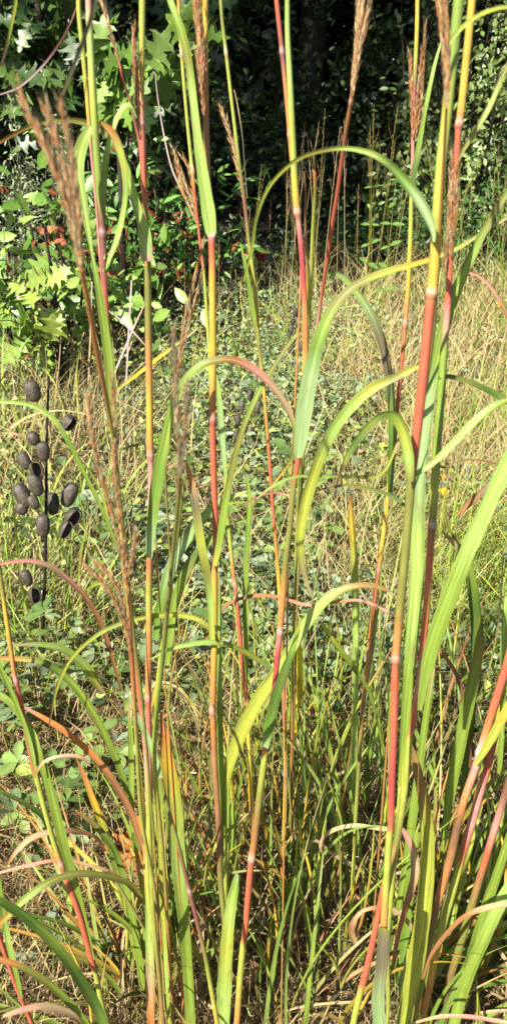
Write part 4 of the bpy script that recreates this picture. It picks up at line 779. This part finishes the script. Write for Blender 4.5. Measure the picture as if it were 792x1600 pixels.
spots = [(40,1240),(75,1280),(120,1240),(60,1130),(120,1110),(170,1090),(205,1130),(30,1000),(170,930),(40,880),(110,880),(150,860),(190,990),(270,1090),(380,960),(410,1000),(400,930),(420,890),(380,1060),(410,1100),(270,860),(300,900),(260,780),(290,800),(400,850),(500,830),(470,840),(520,860),(540,740),(520,700),(580,900),(460,1140),(60,1400),(110,1330),(20,1180),(225,920),(250,1000),(350,900),(500,900),(20,940),(60,850),(130,800),(200,850),(230,800),(440,780),(560,810),(600,850),(10,1130),(70,1340),(140,1310),(255,720),(300,720),(240,680),(290,660),(360,790),(420,800),(480,760),(560,700),(520,640),(440,700),(640,860),(30,1530),(140,1540)]
for i, (u, v) in enumerate(spots):
    g = G(u, v+random.uniform(10, 30)); rz = random.uniform(0, 6.28); sc = random.uniform(.8, 1.25)*(1.0 if g.y < 1.6 else 1.2)
    if i < len(protos):
        r = protos[i]; r.location = (g.x, g.y, 0); r.rotation_euler = (0, 0, rz); r.scale = (sc,)*3
    else: dup(protos[i % len(protos)], (g.x, g.y, 0), rz, sc)
# brighter single plants with large pointed leaves
def big_leaf_plant(label, u, v, n, size, col):
    g = G(u, v+30); root = thing('broad_leaf_plant', (g.x, g.y, 0), label, 'leafy plant', 'single broad-leaved weeds')
    bs = Bag(); bl = Bag(); s = np.linspace(0, 1, 8); h = .09+n*.012
    st_ = np.stack([.02*s, -.02*s, h*s-.004], 1); bs.add(*tube_arrays(st_, np.linspace(.0018, .001, 8), np.tile(PAL['OL'], (8, 1)), 6))
    for i in range(n):
        a = i*2.4+u; p = st_[3+i % 5]; yaw = np.array([(math.cos(a), math.sin(a), .2)])
        V, Fx, c, t = leaves(OVATE, p[None]+yaw*.012, np.array([(math.cos(a)*-.3-.2, -.45, .8)]), np.array([size*random.uniform(.8, 1.15)]), (C_(*col)*random.uniform(.85, 1.15))[None], yaw); bl.add(V, Fx, c, t)
    bs.make('stem', M_STEM, root, None); bl.make('foliage', M_BROAD, root, None)
big_leaf_plant('bright green weed with pointed leaves between the centre stalk and the slim red one', 500, 830, 4, .062, (130,200,60))
big_leaf_plant('lime green weed with pale leaves just under the slim red stalk', 598, 735, 5, .07, (190,215,70))
big_leaf_plant('bright green weed by the brown ragged seed heads', 265, 695, 7, .06, (140,190,70))
big_leaf_plant('yellow tinged weed below the crimson part of the centre stalk', 440, 770, 5, .05, (205,215,60))
big_leaf_plant('green weed under the long green looping leaf at right', 660, 690, 4, .07, (120,180,70))

# ---------------------------------------------------------------- flowers, fallen leaves
def flower(u, v, Y, h=None):
    p = P(u, v, Y); z = max(p.z, .03); root = thing('yellow_flower', (p.x, Y, 0), 'small yellow flower standing in the straw grass', 'wildflower', 'small yellow flowers in the meadow')
    b = Bag(); b.add(*tube_arrays([(0, 0, -.004), (.004, 0, z*.5), (0, 0, z)], [.0012]*3, np.tile(PAL['OL'], (3, 1)), 6)); b.make('stem', M_STEM, root)
    pb = Bag()
    for q in range(3):
        c0 = np.array((random.uniform(-.012, .012), random.uniform(-.012, .012), z+random.uniform(-.006, .012)))
        for k in range(9):
            a = k*.698+q; yaw = np.array([(math.cos(a), math.sin(a), .15)])
            V, Fx, c, t = leaves(OVATE, c0[None], np.array([(math.cos(a)*-.2, -.5, .8)]), np.array([.017]), C_(250,205,30,.8)[None], yaw); pb.add(V, Fx, c, t)
    pb.make('petals', M_PETAL, root)
for a in ((563,508,4.6),(602,535,4.2),(780,478,4.8),(669,748,2.3),(690,768,2.2),(688,748,2.35),(12,745,2.6)): flower(*a)
def fallen(label, u, v, size, col, tilt):
    g = G(u, v); V, Fx, c, st = leaves(OAK, np.array([(0, 0, .035)]), np.array([tilt]), np.array([size]), C_(*col)[None], np.array([(.15, .3, 1.0)]))
    V = V.copy(); V[:, 1] += .012*np.sin(V[:, 0]*120)
    o = build('fallen_leaf', V, Fx, M_DRY, None, c, st); o.location = (g.x, g.y, 0.0); tag(o, label, 'fallen leaf', 'fallen oak leaves')
fallen('orange brown fallen oak leaf caught upright in the lower left tussock', 206, 1425, .13, (196,120,60), (-.4, -1, .35))
fallen('dull red fallen oak leaf lying in the thatch left of the folded blade', 312, 1440, .085, (170,100,86), (-.2, -1, .5))
fallen('second faded red fallen oak leaf lower in the thatch by the purple culm', 312, 1530, .07, (168,110,96), (-.2, -.9, .6))

# ---------------------------------------------------------------- tall dry stalks by the wood edge
def dry_proto(k):
    root = thing('dry_stalk', (0, 0, 0), 'thin dry grass stalk with a loose seed head against the dark wood', 'dry grass stalk', 'thin dry stalks along the wood edge')
    h = random.uniform(.75, 1.15); a = random.uniform(-1, 1); s = np.linspace(0, 1, 18)
    pts = np.stack([h*.22*a*s**1.7, h*.05*s, h*s-.004], 1)
    b = Bag(); c0 = PAL[random.choice(('ST','OL','TN','GR'))]; b.add(*tube_arrays(pts, np.linspace(.0026, .0011, 18), np.tile(c0, (18, 1)), 5)); b.make('stem', M_DRY, root)
    hb = Bag(); cl = [PAL[q] for q in (('BR','TN','TN') if k % 2 else ('TN','ST','ST'))]
    raceme_into(hb, pts[12:], 17, .014, cl, .5, .0008)
    for q in range(4):
        p = pts[12+q]; d = np.array((random.uniform(-.05, .05), random.uniform(-.03, .03), .09)); raceme_into(hb, [p, p+d*.5, p+d], 5, .012, cl, .4, .0007)
    hb.make('seed_head', M_HEAD, root, smooth=False)
    V, Q, c, st = ribbons(np.tile([(0, 0, .02)], (5, 1)), RNG.uniform(0, 6.28, 5), np.radians(RNG.normal(74, 6, 5)), RNG.uniform(.4, 1.3, 5), RNG.uniform(.35, .7, 5), np.full(5, .006), pick(('ST','GR','LG'), 5), pick(('ST','TN'), 5), 7)
    for j in range(5):
        build('leaf', V[j*16:(j+1)*16], Q[:7], M_DRY, root, c[j*16:(j+1)*16], st[j*16:(j+1)*16])
    return root
dpro = [dry_proto(k) for k in range(6)]; nd = 0
for i in range(78):
    zone = i % 3
    if zone == 0: u, Y = random.uniform(440, 620), random.uniform(4.6, 6.2)
    elif zone == 1: u, Y = random.uniform(680, 800), random.uniform(3.4, 5.6)
    else: u, Y = random.choice((random.uniform(90, 300), random.uniform(300, 440), random.uniform(560, 700))), random.uniform(3.9, 6.4)
    x = P(u, ground_v(Y), Y).x; sc = random.uniform(.75, 1.1)*(0.8 if zone == 2 else 1)
    if i < 6: r = dpro[i]; r.location = (x, Y, 0); r.rotation_euler = (0, 0, random.uniform(0, 6.28)); r.scale = (sc,)*3
    else: dup(dpro[i % 6], (x, Y, 0), random.uniform(0, 6.28), sc)

# ================================================================ SHRUBS AND TREES
def limb(b, p0, p1, r0, r1, col, sag=0.06, n=9, seg=6):
    p0, p1 = np.array(p0, float), np.array(p1, float); s = np.linspace(0, 1, n)[:, None]
    L = np.linalg.norm(p1-p0); off = RNG.normal(0, L*sag, 3)
    pts = p0*(1-s)+p1*s+off*np.sin(s*PI); b.add(*tube_arrays(pts, np.linspace(r0, r1, n), np.tile(col, (n, 1)), seg)); return pts
BARKC = C_(78, 70, 60, .45)
def shrub(label, x, y, h, r, n, size, cols, tmpl, name='shrub', cat='shrub', nb=16, mat=None, accent=None, acc=0.0, group='shrubs at the meadow edge', up=.6, toward=.5, low=.15, per=None):
    root = thing(name, (x, y, 0), label, cat, group); b = Bag(); tips = []
    for i in range(nb):
        a = i*2.4+random.uniform(-.4, .4); rr = r*math.sqrt((i+.5)/nb); z = h*random.uniform(.45, 1.0)*math.sqrt(max(0.15, 1-(rr/r)**2*.7))
        pt = limb(b, (math.cos(a)*.04, math.sin(a)*.04, -.01), (math.cos(a)*rr, math.sin(a)*rr, z), .008+.006*h, .003, BARKC, .08)
        for _ in range(4):
            q = pt[random.randrange(3, 9)]; d = np.array((random.gauss(0, r*.25), random.gauss(0, r*.25), abs(random.gauss(.1, .15))*h))
            tips.append(limb(b, q, q+d, .003, .0012, BARKC, .06, 6, 5))
    b.make('branches', M_BARK, root)
    T = np.concatenate(tips); N = n
    pos = T[RNG.integers(0, len(T), N)]+RNG.normal(0, .035+.03*r, (N, 3)); pos[:, 2] = np.maximum(pos[:, 2], low*h*RNG.uniform(.2, 1, N))
    A = np.array([C_(*c) for c in cols]); c = A[RNG.integers(0, len(A), N)]*RNG.uniform(.7, 1.25, (N, 1))
    yaw = RNG.normal(0, 1, (N, 3)); yaw[:, 2] -= .35
    if accent:
        k = (RNG.uniform(0, 1, N) < acc*(1+.9*np.sign(patch(pos[:, 0]*2, pos[:, 2]*2+pos[:, 1], 4, 2)))); B = np.array([C_(*q) for q in accent]); c[k] = B[RNG.integers(0, len(B), k.sum())]*RNG.uniform(.8, 1.2, (k.sum(), 1))
        V, Fx, cc, st = leaves(tmpl, pos[~k], upn((~k).sum(), up, toward), size*RNG.uniform(.6, 1.25, (~k).sum()), c[~k], yaw[~k]); build('foliage', V, Fx, mat or M_BROAD, root, cc, st)
        V, Fx, cc, st = leaves(tmpl, pos[k], upn(k.sum(), up, toward), size*.7*RNG.uniform(.6, 1.2, k.sum()), c[k], yaw[k]); o = build('red_leaves', V, Fx, mat or M_BROAD, root, cc, st)
        o['label'] = 'leaves already turned red and orange'
    else:
        V, Fx, cc, st = leaves(tmpl, pos, upn(N, up, toward), size*RNG.uniform(.6, 1.25, N), c, yaw); build('foliage', V, Fx, mat or M_BROAD, root, cc, st)
    return root
def at(u, Y): return P(u, 300, Y).x
GL = [(96,150,52),(120,170,70),(82,130,50),(140,180,90)]; RED = [(200,112,66),(170,92,58),(206,130,84),(150,84,54)]
shrub('leafy shrub at the left edge with scattered orange leaves, behind the seed pods', at(60, 3.9), 3.9, .98, .55, 560, .105, [(120,164,62),(146,184,84),(104,146,56),(166,196,100)], OVATE, accent=RED, acc=.14)
shrub('shrub with long drooping leaves partly turned scarlet, behind the olive stalk', at(225, 4.9), 4.9, 1.12, .5, 560, .10, GL, LANCE, accent=[(186,70,56),(200,112,76),(160,80,58)], acc=.13)
shrub('airy green shrub between the yellow and red stalk and the dark wood', at(300, 5.3), 5.3, .95, .42, 330, .095, GL, LANCE, accent=RED, acc=.10)
shrub('rust leaved low shrub under the oak sapling at the left', at(165, 4.9), 4.9, .75, .5, 520, .06, [(110,70,40),(90,60,36),(120,120,50)], OVATE, accent=[(160,60,40),(190,80,50)], acc=.3)
shrub('dull green low brush at the foot of the dark wood in the centre', at(430, 6.4), 6.4, .5, .8, 900, .05, [(60,84,40),(74,96,50)], OVATE)
shrub('small leaved bush in patchy sun right of the slim red stalk', at(610, 7.2), 7.2, .75, .8, 1500, .05, [(84,118,46),(100,136,60),(70,100,40)], OVATE)
shrub('dense green bush low at the right edge behind the straw', at(760, 6.6), 6.6, .9, .9, 2400, .05, [(76,118,46),(96,140,60),(64,96,40)], OVATE)
shrub('tall bush sparkling with small sunlit leaves at the right, behind the yellow stalk', at(715, 7.5), 7.5, 2.2, .95, 2600, .07, [(166,184,104),(130,156,76),(96,122,58)], OVATE, toward=.9, nb=26)
shrub('tall bush filling the upper right corner, dark with pale glinting leaves', at(810, 7.9), 7.9, 2.5, 1.0, 2600, .07, [(150,170,100),(170,186,120),(90,116,58)], OVATE, toward=.9, nb=26)
def small_tree(label, x, y, h, crown, n, size, tmpl, cols, name, cat, tr=.03, group='oak saplings at the meadow edge', mat=None, up=.7, toward=.5):
    """crown: list of (dx, dy, z, radius) clumps."""
    root = thing(name, (x, y, 0), label, cat, group); b = Bag()
    t = limb(b, (0, 0, -.02), (random.uniform(-.1, .1), 0, h), tr, tr*.4, BARKC, .03, 14, 9); P_, Nr = [], []
    for dx, dy, z, r in crown:
        k = int(np.clip(z/h*10, 2, 12)); pt = limb(b, t[k], (dx, dy, z), tr*.45, tr*.12, BARKC, .08, 9, 6)
        m = max(3, int(n*r)); tt = pt[RNG.integers(4, 9, m)]
        q = tt*.4+np.array((dx, dy, z))*.6+RNG.normal(0, r*.5, (m, 3)); P_.append(q)
        for j in range(0, m, max(1, m//10)): limb(b, pt[random.randrange(5, 9)], q[j], tr*.1, .0015, BARKC, .05, 5, 4)
    b.make('trunk', M_BARK, root); pos = np.concatenate(P_); N = len(pos)
    A = np.array([C_(*c) for c in cols]); c = A[RNG.integers(0, len(A), N)]*RNG.uniform(.7, 1.25, (N, 1))
    yaw = RNG.normal(0, 1, (N, 3)); yaw[:, 2] -= .5
    V, Fx, cc, st = leaves(tmpl, pos, upn(N, up, toward), size*RNG.uniform(.65, 1.2, N), c, yaw); build('crown', V, Fx, mat or M_BROAD, root, cc, st); return root
def rel(u, v, Y, x0, y0, r): p = P(u, v, Y); return (p.x-x0, Y-y0, p.z, r)
X0 = at(175, 4.6)
small_tree('oak sapling with pale lobed leaves caught by the sun behind the twin left stalks', X0, 4.6, 1.9, [rel(175,100,4.5,X0,4.6,.12),(rel(205,75,4.6,X0,4.6,.12)),rel(165,85,4.5,X0,4.6,.1),rel(245,105,4.7,X0,4.6,.1),rel(200,120,4.4,X0,4.6,.1),rel(340,30,4.9,X0,4.6,.08),rel(330,60,4.9,X0,4.6,.07)], 95, .21, OAK, [(126,160,66),(150,184,96),(104,140,54)], 'oak_sapling', 'oak sapling', .022, up=.35, toward=.8)
X0 = at(60, 3.3)
small_tree('young oak with big light green lobed leaves above the seed pods', X0, 3.3, .75, [rel(75,455,3.2,X0,3.3,.06),rel(45,500,3.2,X0,3.3,.07),rel(20,530,3.2,X0,3.3,.08),rel(70,525,3.1,X0,3.3,.05),rel(60,490,3.3,X0,3.3,.06),rel(15,430,3.5,X0,3.3,.08),rel(30,465,3.4,X0,3.3,.08)], 60, .145, OAK, [(130,170,60),(160,196,90),(176,200,90)], 'oak_sapling', 'oak sapling', .012, up=.5, toward=.8)
X0 = at(60, 5.6)
small_tree('shaded oak sapling reaching across the upper left corner', X0, 5.6, 2.6, [rel(20,40,5.5,X0,5.6,.3),rel(80,60,5.5,X0,5.6,.3),rel(130,130,5.6,X0,5.6,.25),rel(60,120,5.5,X0,5.6,.25),rel(290,40,5.9,X0,5.6,.25),rel(250,150,5.9,X0,5.6,.2),rel(110,15,5.5,X0,5.6,.3)], 130, .2, OAK, [(72,104,42),(58,86,36),(90,120,52)], 'oak_sapling', 'oak sapling', .03, up=.5, toward=.6)
# pale mugwort spires at the left edge
for lab, u, Y, h in (('pale mugwort with whitish bud spires at the left edge', 28, 4.4, 1.22), ('pale mugwort clump behind the blurred seed head', 72, 4.8, 1.15), ('short pale mugwort beside the pale green stalk', 130, 5.0, 1.0)):
    root = thing('mugwort', (at(u, Y), Y, 0), lab, 'weed', 'pale mugworts'); b = Bag(); bl = Bag(); P_ = []
    for k in range(9):
        a = random.uniform(0, 6.28); pt = limb(b, (0, 0, -.01), (math.cos(a)*.14, math.sin(a)*.1, h*random.uniform(.7, 1.0)), .005, .0015, C_(140,146,110,.5), .04, 12, 5); P_.append(pt[4:])
    T = np.concatenate(P_); N = 900; pos = T[RNG.integers(0, len(T), N)]+RNG.normal(0, .022, (N, 3))
    V, Fx, c, st = leaves(LANCE, pos, upn(N, .5, .5), RNG.uniform(.02, .045, N), np.array([C_(146,162,112), C_(116,138,84), C_(176,184,142)])[RNG.integers(0, 3, N)])
    b.make('stem', M_STEM, root); build('foliage', V, Fx, M_BROAD, root, c, st)
# weed with paired flat leaves before the dark wood
for lab, u, Y, h in (('upright weed with paired flat leaves right of the leaning red stalk', 608, 4.5, .86), ('shorter leafy weed by the yellow stalk foot at the wood edge', 575, 4.9, .8)):
    x = at(u, Y); root = thing('upright_weed', (x, Y, 0), lab, 'weed', 'leafy weeds at the wood edge'); b = Bag(); bl = Bag()
    pt = limb(b, (0, 0, -.01), (.03, 0, h), .004, .0015, PAL['OL'], .02, 16, 6); b.make('stem', M_STEM, root)
    for i in range(5, 16, 2):
        for sgn in (-1, 1):
            a = i*1.57*.6+sgn*1.57; yaw = np.array([(math.cos(a), math.sin(a)*.6, .05)])
            V, Fx, c, st = leaves(OVATE, pt[i][None], np.array([(-.2, -.5, 1)]), np.array([random.uniform(.06, .1)*(1.2-i*.04)]), (C_(118,156,76)*random.uniform(.8, 1.2))[None], yaw); bl.add(V, Fx, c, st)
    bl.make('foliage', M_BROAD, root)
x = at(408, 5.6); root = thing('sumac', (x, 5.6, 0), 'scarlet sumac seed cluster on a short stem before the dark wood', 'sumac'); b = Bag()
pt = limb(b, (0, 0, -.01), (0, 0, .33), .006, .003, BARKC, .02, 8, 6); b.make('stem', M_BARK, root)
s = np.linspace(0, 1, 34); ph = np.sin(s*70)*.12+1
V, Q, c, st = tube_arrays(np.stack([.006*np.sin(s*5), s*0, .29+s*.11], 1), .032*np.sin(np.clip(.12+s*.88, 0, 1)*PI)**.7*ph*(1.1-.5*s)+.002, np.tile(C_(196,40,44), (34, 1)), 22)
V = V+RNG.normal(0, .004, V.shape); build('seed_cluster', V, Q, M_PETAL, root, c*RNG.uniform(.6, 1.3, (len(c), 1)), st, False)

# ---------------------------------------------------------------- the wood
def wood_tree(label, x, y, h, r, z0, n, size, cols, lowb=0, group='trees of the dark wood'):
    root = thing('broadleaf_tree', (x, y, 0), label, 'tree', group); b = Bag()
    t = limb(b, (0, 0, -.1), (random.uniform(-.4, .4), random.uniform(-.3, .3), h), .10+.012*h, .03, BARKC, .015, 20, 10); tips = []
    for i in range(20):
        z = z0+(h-z0)*(i/20)**.9; k = min(19, int(z/h*19)); a = i*2.4+random.uniform(-.3, .3); f = math.sin(PI*min(1, .28+.7*(z-z0)/(h-z0)))
        rr = r*f*random.uniform(.75, 1.1); pt = limb(b, t[k], (math.cos(a)*rr, math.sin(a)*rr, z+random.uniform(-.3, .6)), .045, .01, BARKC, .06, 9, 6); tips.append(pt[3:])
        for _ in range(3):
            q = pt[random.randrange(4, 9)]; tips.append(limb(b, q, q+np.array((random.gauss(0, r*.25), random.gauss(0, r*.25), random.gauss(0, .35))), .012, .004, BARKC, .05, 6, 5)[1:])
    b.make('trunk', M_BARK, root); T = np.concatenate(tips); N = n
    pos = T[RNG.integers(0, len(T), N)]+RNG.normal(0, .2, (N, 3)); A = np.array([C_(*c) for c in cols]); c = A[RNG.integers(0, len(A), N)]*RNG.uniform(.65, 1.3, (N, 1))
    V, Fx, cc, st = leaves(TRI2, pos, upn(N, .9, .2), size*RNG.uniform(.6, 1.2, N), c, None, 0); build('crown', V, Fx, M_WOODLEAF, root, cc, st); return root
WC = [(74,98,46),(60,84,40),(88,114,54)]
TREES = [('broad tree of the dark wood over the left shrubs', -3.4, 8.6, 8, 2.6, 2.6), ('tree of the dark wood behind the oak sapling at the left', -1.6, 9.3, 8.5, 2.6, 2.5), ('tree of the dark wood behind the twin top of the centre stalk', .55, 10.4, 8, 2.5, 2.7),
         ('tree of the dark wood behind the thick brown seed head', 1.9, 9.9, 9, 2.7, 2.6), ('tree of the dark wood behind the sparkling bush at the right', 3.8, 10.4, 9, 2.8, 2.9), ('tree of the dark wood off beyond the right edge', 5.9, 9.6, 9, 2.8, 2.6), ('tree of the dark wood off beyond the left edge', -5.6, 7.6, 9, 2.9, 2.4),
         ('deeper tree of the dark wood, left', -3.2, 12.6, 9, 2.8, 1.6), ('deeper tree of the dark wood behind the wide pale blade', -.6, 12.8, 9, 2.8, 1.5), ('deeper tree of the dark wood right of centre', 2.2, 13.2, 9, 2.8, 1.5), ('deeper tree of the dark wood, far right', 5.2, 13.6, 9, 2.8, 1.6)]
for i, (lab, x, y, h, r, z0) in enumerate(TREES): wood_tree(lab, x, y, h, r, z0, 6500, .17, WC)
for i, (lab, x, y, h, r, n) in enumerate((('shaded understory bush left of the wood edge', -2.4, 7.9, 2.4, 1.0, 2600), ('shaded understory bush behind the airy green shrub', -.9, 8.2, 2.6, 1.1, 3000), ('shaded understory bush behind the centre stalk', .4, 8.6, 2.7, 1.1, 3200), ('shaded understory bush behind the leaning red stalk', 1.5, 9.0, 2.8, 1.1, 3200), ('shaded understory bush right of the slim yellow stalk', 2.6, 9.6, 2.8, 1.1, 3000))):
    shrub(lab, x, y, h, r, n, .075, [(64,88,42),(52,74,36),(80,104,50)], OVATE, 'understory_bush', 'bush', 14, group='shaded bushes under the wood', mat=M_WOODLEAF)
for lab, x, y in (('unseen tall tree added to shade the wood, far left', -7.9, 2.1), ('unseen tall tree added to shade the wood, left', -5.2, 2.0), ('unseen tall tree added to shade the wood, nearest the camera', -3.9, 2.0)):  # out-of-view trees added to keep direct sun off the wood
    wood_tree(lab, x, y, 12.5, 2.6, 6.6, 5200, .2, WC, group='unseen trees added to shade the wood')
# the far depth of the wood reads as one dark mass
N = 70000; x = RNG.uniform(-15, 15, N); y = RNG.uniform(12, 24, N); z = RNG.uniform(0, 8, N)
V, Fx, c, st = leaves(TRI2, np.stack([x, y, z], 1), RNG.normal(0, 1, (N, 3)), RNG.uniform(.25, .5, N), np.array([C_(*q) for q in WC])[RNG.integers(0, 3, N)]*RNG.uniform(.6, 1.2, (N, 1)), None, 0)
tag(build('woodland_foliage', V, Fx, M_WOODLEAF, None, c, st), 'deep dark woodland closing the view behind the meadow', 'woodland', kind='stuff')
N = 9000; x = RNG.uniform(-13, 13, N); y = RNG.uniform(8.5, 17, N); z = RNG.uniform(7.5, 9.5, N)
V, Fx, c, st = leaves(TRI2, np.stack([x, y, z], 1), upn(N, 1, 0), RNG.uniform(.25, .5, N), np.array([C_(*q) for q in WC])[RNG.integers(0, 3, N)], None, 0)
tag(build('canopy_foliage', V, Fx, M_WOODLEAF, None, c, st), 'high leaf canopy joining the crowns over the wood', 'woodland', kind='stuff')

# ================================================================ LIGHT, SKY, CAMERA
EL, SD = math.radians(41), Vector((-0.55, -0.83, 0)).normalized()
sd = Vector((SD.x*math.cos(EL), SD.y*math.cos(EL), math.sin(EL)))
sun = bpy.data.lights.new('sun', 'SUN'); sun.energy = 5.0; sun.angle = math.radians(0.53); sun.color = (1.0, 0.94, 0.84)
so = bpy.data.objects.new('sun', sun); COL.objects.link(so); so.rotation_euler = (-sd).to_track_quat('-Z', 'Y').to_euler()
w = bpy.data.worlds.new('World'); scene.world = w; w.use_nodes = True; nt = w.node_tree; bg = nt.nodes['Background']
sky = nt.nodes.new('ShaderNodeTexSky'); sky.sky_type = 'NISHITA'; sky.sun_disc = False; sky.sun_elevation = EL; sky.sun_rotation = math.atan2(SD.x, SD.y)
nt.links.new(sky.outputs[0], bg.inputs[0]); bg.inputs[1].default_value = 0.065
cam = bpy.data.cameras.new('camera'); co = bpy.data.objects.new('camera', cam); COL.objects.link(co); scene.camera = co
cam.sensor_fit = 'VERTICAL'; cam.sensor_height = 36; cam.sensor_width = 36; cam.lens = 36*FPX/1600; cam.clip_start = .02; cam.clip_end = 400
co.location = (0, 0, H); co.rotation_euler = (PI/2-PITCH, 0, 0)
cam.dof.use_dof = True; cam.dof.focus_distance = 1.3; cam.dof.aperture_fstop = 19
vs = scene.view_settings; vs.view_transform = 'Standard'; vs.look = 'None'; vs.exposure = 1.45; vs.gamma = 1; vs.use_curve_mapping = False
scene.cycles.max_bounces = 6; scene.cycles.diffuse_bounces = 3; scene.cycles.glossy_bounces = 2; scene.cycles.transmission_bounces = 3; scene.cycles.use_denoising = True
